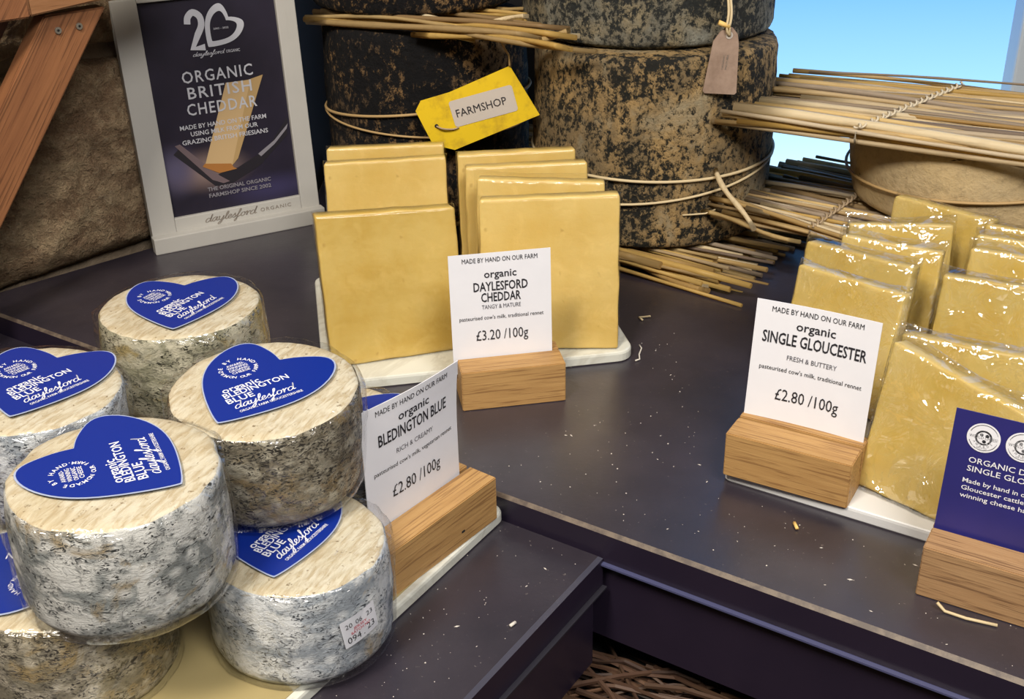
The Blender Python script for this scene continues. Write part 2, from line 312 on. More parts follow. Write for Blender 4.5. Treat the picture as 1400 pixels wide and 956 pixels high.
LET = {  # one-stroke handwriting, x-height 1
 'd': ([(.80, .80), (.45, 1.0), (.10, .62), (.12, .12), (.42, .0), (.78, .45), (.98, 1.9), (.86, .5), (.95, .05), (1.2, .2)], 1.15),
 'a': ([(.78, .82), (.45, 1.0), (.10, .60), (.14, .08), (.42, .02), (.76, .75), (.84, .95), (.78, .25), (.95, .02), (1.18, .25)], 1.1),
 'y': ([(.0, .75), (.14, .98), (.12, .3), (.38, .04), (.70, .5), (.86, 1.0), (.66, -.5), (.36, -1.0), (.14, -.8), (.6, -.15), (1.1, .25)], 1.05),
 'l': ([(.0, .25), (.42, 1.1), (.52, 1.8), (.34, 1.92), (.20, 1.2), (.22, .2), (.42, .0), (.66, .25)], .6),
 'e': ([(.0, .3), (.42, .50), (.56, .85), (.34, 1.0), (.08, .6), (.14, .10), (.42, .0), (.80, .35)], .75),
 's': ([(.0, .3), (.30, .75), (.45, 1.08), (.48, .7), (.62, .35), (.46, .02), (.12, .05), (.4, .0), (.85, .3)], .75),
 'f': ([(.0, .25), (.46, 1.2), (.62, 1.85), (.44, 2.0), (.32, 1.2), (.14, -.6), (-.08, -1.02), (-.16, -.7), (.30, -.05), (.75, .3)], .72),
 'o': ([(.60, .96), (.24, .92), (.08, .45), (.26, .03), (.62, .12), (.78, .6), (.60, .98), (.72, .75), (1.0, .85)], .92),
 'r': ([(.0, .82), (.20, 1.05), (.22, .6), (.20, .0), (.34, .6), (.62, 1.0), (.80, .85)], .78)}
def script(word, x, y, xh, width, thick=.16, slant=.45, rot=0):
    parts = []; pen = 0
    for ch in word:
        pts, adv = LET[ch]; q = catmull([(pen+a+slant*b*.6, b, 0) for a, b in pts], 5)
        V, F = [], []
        for i, p in enumerate(q):
            d = (q[min(i+1, len(q)-1)]-q[max(i-1, 0)]); d = d.normalized() if d.length else Vector((1, 0, 0)); nrm = Vector((-d.y, d.x, 0)); hw = thick*(.55+.45*abs(d.y))
            V += [p+nrm*hw*.5, p-nrm*hw*.5]
            if i: F.append([2*i-2, 2*i-1, 2*i+1, 2*i])
        parts.append((V, F)); pen += adv
    V, F = join(parts); x0 = min(p.x for p in V); x1 = max(p.x for p in V); s = width/(x1-x0); ca, sa = math.cos(rot), math.sin(rot)
    out = []
    for i, p in enumerate(V):
        a, b = (p.x-x0)*s, p.y*xh; out.append((x+a*ca-b*sa, y+a*sa+b*ca))
    return out, F
def place2d(vf, fn):
    """map 2D print onto a surface; each island lifted a hair more so overlaps never fight"""
    return [fn(x, y) for x, y in vf[0]], vf[1]
def lettering(name, groups, fn, parent, lift=.00015):
    """groups: list of (material, [vf, ...])"""
    V, F, MI, mats = [], [], [], []
    for gi, (mat, parts) in enumerate(groups):
        v, f = join(parts); o = len(V); V += [fn(x, y) for x, y in v]; F += [[i+o for i in q] for q in f]; MI += [gi]*len(f); mats.append(mat)
    return mesh(name, V, F, mats, parent, mi=MI)

# ================================================================= SETTING
NX, NY = .559, .829          # into the table, away from its front edge
TX, TY = .829, -.559         # along the front edge
# stone wall on the left: mortar bed and its stones
WO = Vector((-.4600, .9105, 0)); WD = Vector((.738, .674, 0)); WN = Vector((.674, -.738, 0))
def wpt(s, z, d=0): p = WO+WD*s+WN*d; return Vector((p.x, p.y, z))
L0, L1 = -2.2, .33
v, f = join([([wpt(L0, -.9, -.02), wpt(L1, -.9, -.02), wpt(L1, 1.6, -.02), wpt(L0, 1.6, -.02), wpt(L0, -.9, -.10), wpt(L1, -.9, -.10), wpt(L1, 1.6, -.10), wpt(L0, 1.6, -.10)],
   [[0, 1, 2, 3], [7, 6, 5, 4], [3, 2, 6, 7], [4, 5, 1, 0], [1, 5, 6, 2], [0, 3, 7, 4]])])
wall = struct(mesh('wall_left', v, f, 'mortar'))
random.seed(11)
def stone(s0, s1, z0, z1, nx, nz, seed):
    V, F = [], []; sd = Vector((seed*3.1, seed*1.7, 0)); cs, cz = (s0+s1)/2, (z0+z1)/2; hs, hz = (s1-s0)/2, (z1-z0)/2
    for j in range(nz+1):
        for i in range(nx+1):
            a, b = i/nx*2-1, j/nz*2-1
            e = max(0, 1-max(abs(a), abs(b))**6)
            s = cs+a*hs*(1-.05*b*b)+.010*noise.noise(sd+Vector((a*2, b*2, 5))); z = cz+b*hz*(1-.07*a*a)+.010*noise.noise(sd+Vector((a*2, b*2, 9)))
            q = Vector((s*9, z*9, seed)); d = -.028+.030*e**.6+.006*noise.fractal(q, .8, 2.1, 5)*e+.006*noise.fractal(q*3.2, .7, 2.1, 4)*e
            V.append(wpt(s, z, d))
    for j in range(nz):
        for i in range(nx): k = j*(nx+1)+i; F.append([k, k+1, k+nx+2, k+nx+1])
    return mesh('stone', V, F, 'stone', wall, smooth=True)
zc = [-.34, -.17, -.012, .185, .285, .43, .60, .76]
for j in range(len(zc)-1):
    s = -1.2+random.uniform(-.1, 0)
    if j == 2: cuts = [-1.2, -.85, -.62, -.34, -.12, .20, .33]
    elif j == 3: cuts = [-1.2, -.9, -.6, -.4, -.08, .10, .235, .33]
    else:
        cuts = [s]
        while cuts[-1] < .20: cuts.append(min(.33, cuts[-1]+random.uniform(.17, .33)))
        cuts[-1] = .33
    for a, b in zip(cuts[:-1], cuts[1:]):
        fine = j in (2, 3, 4) and b > -.45
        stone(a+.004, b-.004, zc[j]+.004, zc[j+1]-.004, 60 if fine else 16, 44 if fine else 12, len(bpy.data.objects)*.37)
# recess wall, window wall, right wall, rear wall, floor, ceiling
cx0 = WO+WD*L1
def slab(name, x0, y0, z0, x1, y1, z1, mat, kind=True, parent=None):
    v, f = bev_box(x1-x0, y1-y0, z1-z0, 0, 1, (x0, y0, z0)); o = mesh(name, v, f, mat, parent)
    return struct(o) if kind and not parent else o
slab('wall_left', cx0.x-.08, cx0.y-.0, -.9, cx0.x, 1.53, 1.6, 'wall_dark')
WX0, WX1, WZ0, WZ1 = .22, 1.75, -.55, 1.15
wb = slab('wall_back', cx0.x-.08, 1.45, -.9, WX0, 1.53, 1.6, 'wall_dark')
slab('wall_section', WX0, 1.45, -.9, 2.2, 1.53, WZ0, 'plaster', parent=wb); slab('wall_section', WX0, 1.45, WZ1, 2.2, 1.53, 1.6, 'plaster', parent=wb); slab('wall_section', WX1, 1.45, WZ0, 2.2, 1.53, WZ1, 'plaster', parent=wb)
slab('wall_right', 2.2, -1.9, -.9, 2.28, 1.53, 1.6, 'plaster'); slab('wall_front', -2.3, -1.98, -.9, 2.28, -1.9, 1.6, 'plaster')
slab('wall_side', -2.38, -1.98, -.9, -2.3, -.5, 1.6, 'plaster').name = 'wall_side'
slab('floor', -2.4, -2, -.98, 2.3, 1.6, -.9, 'floor_boards'); slab('ceiling', -2.4, -2, 1.6, 2.3, 1.6, 1.68, 'plaster')
win = struct(bpy.data.objects.new('window_1', None)); COL.objects.link(win)
for a, b in ((WX0+.04, .650), (.705, WX1-.04)): slab('pane', a, 1.485, WZ0+.04, b, 1.492, WZ1-.04, 'frosted_pane', parent=win)  # right-hand pane is unseen, added for more light from that side
for a, b in ((WX0, WX0+.04), (.650, .705), (WX1-.04, WX1)): box('window_frame', 'window_paint', b-a, .05, WZ1-WZ0, .004, (a, 1.455, WZ0), win)
for a, b in ((WZ0, WZ0+.04), (WZ1-.04, WZ1)): box('window_frame', 'window_paint', WX1-WX0-.08, .045, b-a, .004, (WX0+.04, 1.458, a), win)

# counter below, with the brushwood hurdle on it
ct = struct(box('floor', 'floor_boards', 2.1, 1.2, .775, .004, (-.55, .0, -.9))); ct.name = 'trim_1'
P0 = (-.0115, .5895)
def tp(t_, d):  # table coordinates: along front edge, in from the front edge
    return (P0[0]+TX*t_+NX*d, P0[1]+TY*t_+NY*d)
hur = thing('brushwood_mat', 'dark brown brushwood twigs lying under the two black display boxes', 'brushwood', (.1, .40, -.125))
base_v, base_f = prism([(-.42, -.30), (.50, -.30), (.50, .30), (-.42, .30)], 0, .006)
mesh('backing', base_v, base_f, 'hole_dark', hur)
random.seed(3); tw = []
for k in range(7):
    L = .16; pts = [(-L/2+L*i/6, random.uniform(-.003, .003), random.uniform(-.0015, .0015)) for i in range(7)]
    v, f = tube(pts, lambda s, r_=random.uniform(.0008, .0019): r_*(1-.25*s), 5); me = bpy.data.meshes.new('twig'); me.from_pydata([tuple(q) for q in v], [], f); me.materials.append(M['twig']); tw.append(me)
for i in range(295):
    o = bpy.data.objects.new('twig', random.choice(tw)); COL.objects.link(o); o.parent = hur
    x = random.uniform(-.12, .13); y = random.uniform(-.05, .15)
    o.location = (x, y, random.uniform(.009, .0245)); o.rotation_euler = (random.uniform(0, 6), random.uniform(-.03, .03), R(random.choice([-28, -20, -40, 12, -65])+random.uniform(-12, 12))); o.scale = (random.uniform(.6, 1.1), 1, 1)

# ================================================================= DISPLAY BOXES
def display_box(name, label, pts, ztop, zslab, zbot, front, inset=.004, edge='worn_edge', lip='lip_blue'):
    """slab top with a worn chamfer along the visible edges, on a slightly set back panel box"""
    o = thing(name, label, 'display box', (0, 0, 0)); n = len(pts); C_ = Vector((sum(p[0] for p in pts)/n, sum(p[1] for p in pts)/n)); ch = .0022
    def off(P, d):
        out = []
        for i in range(n):
            a, b, c = Vector(P[i-1]), Vector(P[i]), Vector(P[(i+1) % n]); e1 = (b-a).normalized(); e2 = (c-b).normalized()
            n1 = Vector((-e1.y, e1.x)); n2 = Vector((-e2.y, e2.x)); bis = (n1+n2).normalized(); out.append(b+bis*d/max(.3, bis.dot(n1)))
        return out
    i1 = off(pts, ch)
    V = [(*p, ztop) for p in i1]+[(*p, ztop-ch) for p in pts]+[(*p, zslab) for p in pts]
    F = [list(range(n))]+[[n+i, n+(i+1) % n, (i+1) % n, i] for i in range(n)]+[[2*n+i, 2*n+(i+1) % n, n+(i+1) % n, n+i] for i in range(n)]+[list(range(2*n, 3*n))[::-1]]
    mesh('tabletop', V, F, ['black_lacquer', edge, 'black_side'], o, mi=[0]+[1]*n+[2]*n+[2])
    i2 = off(pts, inset); v, f = prism(i2, zbot, zslab); mesh('side_panel', v, f, 'black_side', o)
    lipp = off(pts, -.0012); v1, f1 = prism(off(pts, .0005), zslab-.0016, zslab+.0002); 
    a, b = Vector(pts[front]), Vector(pts[(front+1) % n]); e1 = (b-a).normalized(); nn = Vector((-e1.y, e1.x))
    v, f = prism([a+nn*.012, a-nn*.0030+e1*.0, b-nn*.0030, b+nn*.012], zslab-.0014, zslab-.0002)
    mesh('joint_lip', v, f, lip, o)
    return o
WL = lambda y: (y-.902)/.674*.738-.452
A_pts = [tp(-.555, 0), tp(.78, 0), tp(.78, .64), tp(.06, .64)+(), ]
A_pts = [(-.4705, .8989), tp(.78, 0), tp(.78, .64), (cx0.x+.012, 1.30), (cx0.x+.012, cx0.y+.01), ]
dbA = display_box('display_box', 'large black display box with worn brown front edge under the cheddar slices', A_pts, 0, -.0215, -.082, 0)
for (x, y) in ((.12, .56), (.3, .44), (0, 1.0)): box('foot', 'black_side', .05, .05, .018, .001, (x+.03, y+.05, -.0985), dbA)
B_pts = [tp(-.50, -.55), tp(.0760, -.55), tp(.0760, -.0004), tp(-.535, -.0004)]
dbB = display_box('display_box', 'lower black display box corner under the stacked blue cheeses', B_pts, -.017, -.0385, -.0985, 1, edge='box_edge', lip='dull_lip')

# ================================================================= MARBLE SLABS
def rslab(name, label, mat, x, y, z, ang, L, W, H, rad=.012, cat='serving slab', edge=.002):
    o = thing(name, label, cat, (x, y, z), ang)
    pts = []
    for cx, cy, a0 in ((L-rad, rad, -90), (L-rad, W-rad, 0), (rad, W-rad, 90), (rad, rad, 180)):
        for k in range(7): a = R(a0+15*k); pts.append((cx+rad*math.cos(a), cy+rad*math.sin(a)))
    n = len(pts); V = []
    for zz, ins in ((0, edge*.6), (edge*.5, 0), (H-edge, 0), (H-edge*.3, edge*.3), (H, edge)):
        for i, (px, py) in enumerate(pts):
            c = Vector((L/2-px, W/2-py)).normalized()*ins; wob = .0010*noise.noise(Vector((px*30, py*30, zz*50+x*9))); V.append((px+c.x+wob, py+c.y+wob, zz))
    F = [[r_*n+i, r_*n+(i+1) % n, (r_+1)*n+(i+1) % n, (r_+1)*n+i] for r_ in range(4) for i in range(n)]+[list(range(n))[::-1], list(range(4*n, 5*n))]
    mesh('slab', V, F, mat, o); return o
rslab('marble_slab', 'white marble slab with rounded corner beneath the cheddar slices', 'marble', .092-.232*math.cos(R(10)), .762-.232*math.sin(R(10)), 0, R(10), .232, .20, .0085)
sB = (math.cos(R(56.9)), math.sin(R(56.9)))
ox, oy = -.0088-.27*sB[0]-.30*TX, .583-.27*sB[1]-.30*TY
rslab('marble_slab', 'pale stone slab beneath the stacked blue cheeses and their sign', 'marble', ox, oy, -.017, R(-33.1), .30, .27, .008, .008)
cm = rslab('paper_liner', 'yellow waxed paper liner under the lowest blue cheeses', 'marble_cream', ox+.016*TX+.01*sB[0], oy+.016*TY+.01*sB[1], -.009, R(-33.1), .279, .24, .0006, .005, 'paper', .0001)  # added sheet, warm light on the marble slab put into its colour
rslab('serving_board', 'white board beneath the single gloucester packs', 'tray_paint', .1303, .5985, 0, R(-33.4), .40, .24, .008, .004)

# ================================================================= BLUE CHEESES
HEART = []
for k in range(72):
    a = 2*math.pi*k/72
    hx = 16*math.copysign(abs(math.sin(a))**1.65, math.sin(a)); hy = 13*math.cos(a)-5*math.cos(2*a)-2*math.cos(3*a)-math.cos(4*a)
    if hy > 0: hy += 3*math.exp(-(hx/6)**2)
    HEART.append((hx/16*.0335, (hy+2.5)/14.5*.0365-.003))
def heart_pts(scale):
    ca, sa = math.cos(R(-54)), math.sin(R(-54)); return [((x*ca-y*sa)*scale+.001, (x*sa+y*ca)*scale) for x, y in HEART]
def label_text():
    k = 1/2800.; cx, cy = -10*k, 55*k
    g = [arc_text('MADE BY HAND', cx, cy, 25*k, 7*k, R(205), R(10), asp=1.0), text('.', cx+30*k, cy-2*k, 9*k), text('.', cx-30*k, cy-8*k, 9*k),
         arc_text('ON OUR FARM', cx, cy, 31*k, 6.5*k, R(222), R(345), True, 1.0),
         text('AWARD-', cx, cy+10*k, 6.4*k, 30*k, bold=.007), text('WINNING', cx, cy+2*k, 6.4*k, 34*k, bold=.007), text('ORGANIC', cx, cy-6*k, 6.4*k, 34*k, bold=.007), text('CHEESE', cx, cy-14*k, 6.4*k, 30*k, bold=.007),
         text('organic', -60*k, -3*k, 15*k, 62*k, 'L', .010), text('BLEDINGTON', -64*k, -18*k, 14*k, 108*k, 'L', .012), text('BLUE', -66*k, -35*k, 14*k, 44*k, 'L', .012),
         script('daylesford', -62*k, -53*k, 10*k, 104*k, .17), text('ORGANIC FARM GLOUCESTERSHIRE', -60*k, -66*k, 6*k, 104*k, 'L', .008)]
    return g
LBL_TXT = join(label_text()); LBL_TXT = ([(x*.93+.0015, y*.93) for x, y in LBL_TXT[0]], LBL_TXT[1])
def rnoise(a, z, s, sd): return noise.noise(Vector((math.cos(a)*s, math.sin(a)*s, z*40+sd)))
def blue_cheese(label, x, y, z, tx, ty, rt_, rb_, h, lab_ang, rindm, seed, label_off=(0, 0), has_label=True, lscale=1.0, sticker=False):
    o = thing('blue_cheese', label, 'cheese', (0, 0, 0), 0, 'wrapped blue cheeses')
    n = Vector((tx, ty, 1)).normalized(); ax = (Vector((1, 0, 0))-n*n.x).normalized(); ay = n.cross(ax)
    mw = Matrix((ax, ay, n)).transposed().to_4x4(); mw.translation = Vector((x, y, z))-n*h; o.matrix_world = mw
    prof = [(0, 0), (rb_*.5, 0), (rb_*.88, .0004), (rb_*.965, .0022), (rb_*1.0, .006)]
    for k in range(1, 10): s = k/10; prof.append((rb_+(rt_-rb_)*s+.0010*math.sin(math.pi*s), .006+(h-.0095)*s))
    prof += [(rt_*.995, h-.0024), (rt_*.975, h-.0010), (rt_*.945, h-.0002), (rt_*.85, h), (rt_*.5, h), (0.0001, h)]
    N = 120; V, F, MI = [], [], []; npf = len(prof)
    for j, (r_, zz) in enumerate(prof):
        for i in range(N):
            a = 2*math.pi*i/N; amp = min(1, zz/.004) if zz < h-.0001 else .0
            rr = r_*(1+.014*rnoise(a, 0, 1.1, seed))+(.0011*rnoise(a, zz, 3.2, seed+4)+.0006*rnoise(a, zz*2.5, 9, seed+8))*(1 if 3 < j < npf-3 else .2)
            V.append((rr*math.cos(a), rr*math.sin(a), zz+(.0004*rnoise(a, r_*2, 2, seed) if j < npf-2 and r_ < rt_*.97 and zz > h*.5 else 0)))
    for j in range(npf-1):
        for i in range(N): i2 = (i+1) % N; F.append([j*N+i, j*N+i2, (j+1)*N+i2, (j+1)*N+i]); MI.append(1 if j >= npf-5 else 0)
    mesh('rind', V, F, [rindm, 'cheese_top'], o, smooth=True, mi=MI)
    # film: pulled tight, faceted where it is folded round the top edge
    fp = [(rb_*.4, -.0003), (rb_+.0004, .0008)]+[(p[0]+.0009, p[1]) for p in prof[4:14]]+[(rt_+.0009, h-.001), (rt_*.97, h+.0006), (rt_*.90, h+.0011), (rt_*.6, h+.0009), (rt_*.2, h+.0008)]
    N2 = 96; V, F = [], []
    rng = random.Random(seed*10); fac = sorted(rng.uniform(0, 2*math.pi) for _ in range(13))
    def facet(a):
        b = min(abs((a-q+math.pi) % (2*math.pi)-math.pi) for q in fac); return max(0, 1-b/.22)
    for j, (r_, zz) in enumerate(fp):
        for i in range(N2):
            a = 2*math.pi*i/N2; e = 1 if 8 < j < 14 else .25
            base = r_*(1+.014*rnoise(a, 0, 1.1, seed)); rr = base+.0007+(.0020*facet(a)*e if j < 14 else 0)+.0006*abs(rnoise(a, zz, 6, seed+2))
            V.append((rr*math.cos(a), rr*math.sin(a), zz+(.0009*facet(a)*e if 9 < j < 15 else 0)))
    for j in range(len(fp)-1):
        for i in range(N2): i2 = (i+1) % N2; F.append([j*N2+i, j*N2+i2, (j+1)*N2+i2, (j+1)*N2+i])
    wf = mesh('plastic_film', V, F, 'cling_film', o, smooth=True)
    if has_label:
        la = R(lab_ang); ca, sa = math.cos(la), math.sin(la); zz = h+.0019
        fn = lambda dz: (lambda u, v_: Vector((label_off[0]+(u*ca-v_*sa)*lscale, label_off[1]+(u*sa+v_*ca)*lscale, zz+dz)))
        hp = heart_pts(1.022); n_ = len(hp); f0 = fn(0); V = [f0(*p) for p in hp]+[f0(*p)+Vector((0, 0, .00025)) for p in hp]
        le = mesh('heart_label', V, [list(range(n_))[::-1], list(range(n_, 2*n_))]+[[i, (i+1) % n_, n_+(i+1) % n_, n_+i] for i in range(n_)], 'label_edge', o)
        f1 = fn(.0004); hp = heart_pts(1.0); mesh('blue_print', [f1(*p) for p in hp], [list(range(n_))], 'blue_print', le)
        f2 = fn(.00055); mesh('lettering', [f2(*p) for p in LBL_TXT[0]], LBL_TXT[1], 'white_print', le)
    if sticker:
        a0 = R(-45); rr = (rt_+rb_)/2+.0030; cr_, sr_ = math.cos(R(9)), math.sin(R(9))
        def sf(dr): return lambda u, v_: Vector(((rr+dr)*math.cos(a0+(u*cr_-v_*sr_)/rr), (rr+dr)*math.sin(a0+(u*cr_-v_*sr_)/rr), .031+v_*cr_+u*sr_))
        W, H = .0215, .0175; V, F = [], []; g = sf(0)
        for i in range(9):
            u = -W/2+W*i/8; V += [g(u, -H/2), g(u, H/2)]
            if i: F.append([2*i-2, 2*i, 2*i+1, 2*i-1])
        st = mesh('date_sticker', V, F, 'card_paper', o)
        k = .001
        lettering('lettering', [('ink', [text('20', -6.4*k, 2.9*k, 2.9*k, 4*k), text('06', -.3*k, 2.9*k, 2.9*k, 4*k), text('23', 6.6*k, 2.9*k, 2.9*k, 4*k), text('094', -4.8*k, -6.6*k, 3.9*k, 8*k), text('.', 1.2*k, -6.6*k, 3.9*k), text('23', 6*k, -5.6*k, 3.9*k, 5*k)]),
            ('red_ink', [text('JERSEY', 0, .4*k, 1.7*k, 8.5*k, bold=.007), text('BATCH NO', 0, -2.0*k, 1.7*k, 12*k, bold=.007)])], sf(.0002), st)
    return o
blue_cheese('blue cheese at the back of the pile, in front of the stone wall', -.2042, .6416, .1095, .0131, .0009, .0485, .0491, .0577, 62, 'rind_yellow', 1.3)
blue_cheese('upper blue cheese with olive-grey crinkled rind beside the curled bledington sign', -.1297, .5226, .1151, .0246, -.0614, .0493, .0482, .0575, 35, 'rind_olive', 2.1, (-.004, .001))
blue_cheese('largest, nearest blue cheese on top of the pile, label turned sideways', -.1842, .4441, .1164, .0297, -.0271, .0478, .0492, .0605, 118, 'rind_blue', 3.7, (-.001, .003))
blue_cheese('lower blue cheese with a white date sticker, next to the oak block', -.1128, .4797, .0485, .03, .0, .0460, .0475, .0572, 62, 'rind_pale', 4.9, (-.012, .006), sticker=True)
blue_cheese('pale blue cheese cut off by the left edge of the photo, second layer', -.2587, .5361, .1106, .06, -.0076, .0486, .0480, .058, 52, 'rind_pale', 5.2, (.004, .006))
blue_cheese('bottom blue cheese with brownish rind in the near left corner of the pile', -.223, .4564, .0505, .02, 0, .0467, .0480, .0590, 185, 'rind_brown', 6.4, (-.016, .006))
blue_cheese('lowest blue cheese hidden behind the curled bledington sign', -.1125, .5985, .0492, 0, 0, .047, .048, .058, 40, 'rind_pale', 7.7, (.010, 0))
for (x, y, s, lb) in ((-.208, .600, 8.1, 'supporting blue cheese underneath the back one of the pile'), (-.280, .535, 9.3, 'supporting blue cheese underneath the one cut off by the photo edge')):
    blue_cheese(lb, x, y, .0490, 0, 0, .0455, .0455, .058, 30, 'rind_blue', s, has_label=False)

# ================================================================= SIGN BLOCKS AND CARDS
def oak_block(label, x, y, z, ang, L, D, H, mat, tiltcut=False):
    o = thing('card_holder_block', label, 'card holder', (x, y, z), ang)
    # front and rear halves either side of the saw slot, joined at the bottom: one body
    s0, s1 = D*.60, D*.60+.0022
    sec = [(0, 0), (D, 0), (D, H), (s1, H), (s1, H*.45), (s0, H*.45), (s0, H), (0, H)]
    bm = bmesh.new(); a = [bm.verts.new((0, p, q)) for p, q in sec]; b = [bm.verts.new((L, p, q)) for p, q in sec]; n = len(sec)
    for i in range(n): bm.faces.new([a[i], a[(i+1) % n], b[(i+1) % n], b[i]])
    bm.faces.new(a[::-1]); bm.faces.new(b); bmesh.ops.recalc_face_normals(bm, faces=bm.faces)
    bmesh.ops.bevel(bm, geom=bm.edges[:], offset=.0006, segments=2, affect='EDGES')
    bm.verts.index_update(); me = mesh('block', [v.co.copy() for v in bm.verts], [[v.index for v in f.verts] for f in bm.faces], mat, o); bm.free()
    return o, s0+.0011
def card(name, label, blk, slot, H, x0, x1, hv, tilt, groups, mat='card_paper', curl=None, sink=.012):
    """card standing in the slot of blk; local x along the block, y back, z up"""
    o = thing(name, label, 'sign card', blk.location, blk.rotation_euler.z); W = x1-x0; Ht = hv+sink; ti = math.tan(tilt)
    curl = curl or (lambda u, v_: 0)
    def fn(d):
        return lambda u, v_: Vector((x0+u, slot+(v_-sink)*ti+curl(u/W, v_/Ht)-d, H-sink+v_))
    nx, nz = 14, 12; V, F = [], []
    for d in (.00025, -.00025):
        g = fn(d)
        for j in range(nz+1):
            for i in range(nx+1): V.append(g(W*i/nx, Ht*j/nz))
    K = (nx+1)*(nz+1)
    for j in range(nz):
        for i in range(nx):
            k = j*(nx+1)+i; F.append([k, k+1, k+nx+2, k+nx+1]); F.append([K+k+nx+1, K+k+nx+2, K+k+1, K+k])
    rim = [i for i in range(nx+1)]+[(j+1)*(nx+1)-1+0 for j in range(1, nz+1)]+[nz*(nx+1)+i for i in range(nx-1, -1, -1)]+[j*(nx+1) for j in range(nz-1, 0, -1)]
    for a, b in zip(rim, rim[1:]+rim[:1]): F.append([b, a, K+a, K+b])
    c = mesh('card', V, F, mat, o, smooth=False)
    g = fn(.0006); lettering('lettering', groups(W, Ht), g, c); return o
def price(lines):
    def f(W, T):
        k = T; s = W/.074; g = []; c = W/2
        def row(t_, top, cap, wd, bold=0): return text(t_, c+(wd and 0), T-top-cap, cap, wd*s, bold=bold)
        two_ = len(lines['head']) > 1; y0 = .0 if two_ else -.0022
        dark = [row('MADE BY HAND ON OUR FARM', .0030, .0033, .0545, 0), row('organic', .0122+y0, .0054, .0235, .010)]; y = .0206+y0
        for t_, wd in lines['head']: dark.append(row(t_, y, .0066 if two_ else .0074, wd, .014)); y += .0080
        grey = [row(lines['sub'], .0376 if two_ else .0322, .0030, lines['subw'])]
        dark.append(row(lines['small'], .0455 if two_ else .0405, .0028, .0620)); dark.append(row(lines['price'], .0565 if two_ else .0545, .0074, .0385, 0)); return [('ink', dark), ('grey_ink', grey)]
    return f
b1, s1 = oak_block('golden oak card block in front of the cheddar slices', -.0352, .6911, 0, R(9.6), .0735, .036, .030, 'oak')
card('price_card', 'white cheddar price card reading 3.20 per 100g', b1, s1, .030, -.0025, .0685, .0765, R(3), price(dict(head=[('DAYLESFORD', .0395), ('CHEDDAR', .029)], sub='TANGY & MATURE', subw=.0285, small="pasteurised cow's milk, traditional rennet", price='£3.20 /100g')))
b2, s2 = oak_block('oak card block on the white marble slab beside the blue cheeses', -.0690, .5020, -.009, R(51.8), .0935, .034, .0300, 'oak')
card('price_card', 'curled white bledington blue price card reading 2.80 per 100g', b2, s2+.001, .030, .008, .0855, .0765, R(0), price(dict(head=[('BLEDINGTON BLUE', .053)], sub='RICH & CREAMY', subw=.029, small="pasteurised cow's milk, vegetarian rennet", price='£2.80 /100g')),
     curl=lambda u, v_: -.0022*math.sin(math.pi*min(1, max(0, u)))-.003*max(0, v_-.5)**2*u*4)
b3, s3 = oak_block('oak card block on the left end of the white board', .1287, .5933, .0075, R(-31.2), .0770, .036, .0300, 'oak')
card('price_card', 'white single gloucester price card reading 2.80 per 100g', b3, s3+.006, .030, .001, .0755, .0755, R(6), price(dict(head=[('SINGLE GLOUCESTER', .0625)], sub='FRESH & BUTTERY', subw=.030, small="pasteurised cow's milk, traditional rennet", price='£2.80 /100g')), curl=lambda u, v_: .0015*math.sin(math.pi*u))
b4, s4 = oak_block('darker grained oak card block standing on the black table at the right', .2135, .4845, 0, R(-31.7), .105, .034, .0315, 'oak_dark')
def ring(cx, cy, r0, r1, n=40, a0=0, a1=360):
    V = []; F = []
    for i in range(n+1):
        a = R(a0+(a1-a0)*i/n); V += [(cx+r0*math.cos(a), cy+r0*math.sin(a)), (cx+r1*math.cos(a), cy+r1*math.sin(a))]
        if i: F.append([2*i-2, 2*i-1, 2*i+1, 2*i])
    return V, F
def disc(cx, cy, r, n=36, ry=None): return [(cx+r*math.cos(2*math.pi*i/n), cy+(ry or r)*math.sin(2*math.pi*i/n)) for i in range(n)], [list(range(n))]
def purple(W, T):
    k = .001; wh = []; dk = []
    for cx, word in ((15.5*k, 'BRONZE'), (34.5*k, 'SILVER'), (53.5*k, 'GOLD')):
        cy = T-13*k; wh.append(disc(cx, cy, 8.2*k))
        dk += [ring(cx, cy, 6.9*k, 7.3*k, 20, 200, 345), ring(cx, cy, 6.9*k, 7.3*k, 20, 20, 160), ring(cx, cy, 3.2*k, 4.2*k, 24), text('WORLD CHEESE', cx, cy-.8*k, 1.7*k, 14*k, bold=.007), arc_text('AWARDS', cx, cy, 5.6*k, 1.3*k, R(215), R(325), True), text(word, cx, cy-6.4*k, 1.0*k, 5*k),
               disc(cx-1.2*k, cy+1.6*k, .9*k, 10), disc(cx+1.6*k, cy+1.3*k, 1.0*k, 10), disc(cx+.5*k, cy-2.0*k, 1.0*k, 10)]
    tx = [text('ORGANIC DAYLESFORD', 10.5*k, T-28.2*k, 3.2*k, 55*k, 'L', .006), text('SINGLE GLOUCESTER', 10.5*k, T-33.2*k, 3.2*k, 50*k, 'L', .006)]
    for i, (s, wd) in enumerate((('Made by hand in our Creamery from the milk of', 82), ('Gloucester cattle, reared in our fields, this', 76), ('winning cheese has a fresh, gentle flavour', 75))):
        tx.append(text(s, 9.5*k, T-(40.2+4.4*i)*k, 2.6*k, wd*k, 'L', .008))
    return [('white_print', wh+tx), ('ink', dk)]
card('information_card', 'dark blue information card with two round white award badges', b4, s4+.001, .0315, .0005, .1005, .0705, R(4), purple, 'purple_card')
# a paper clip-sized dark nick in the oak block by the blue cheeses
box('nick', 'hole_dark', .0026, .0004, .0014, 0, (.060, -.0002, .0085), b2)

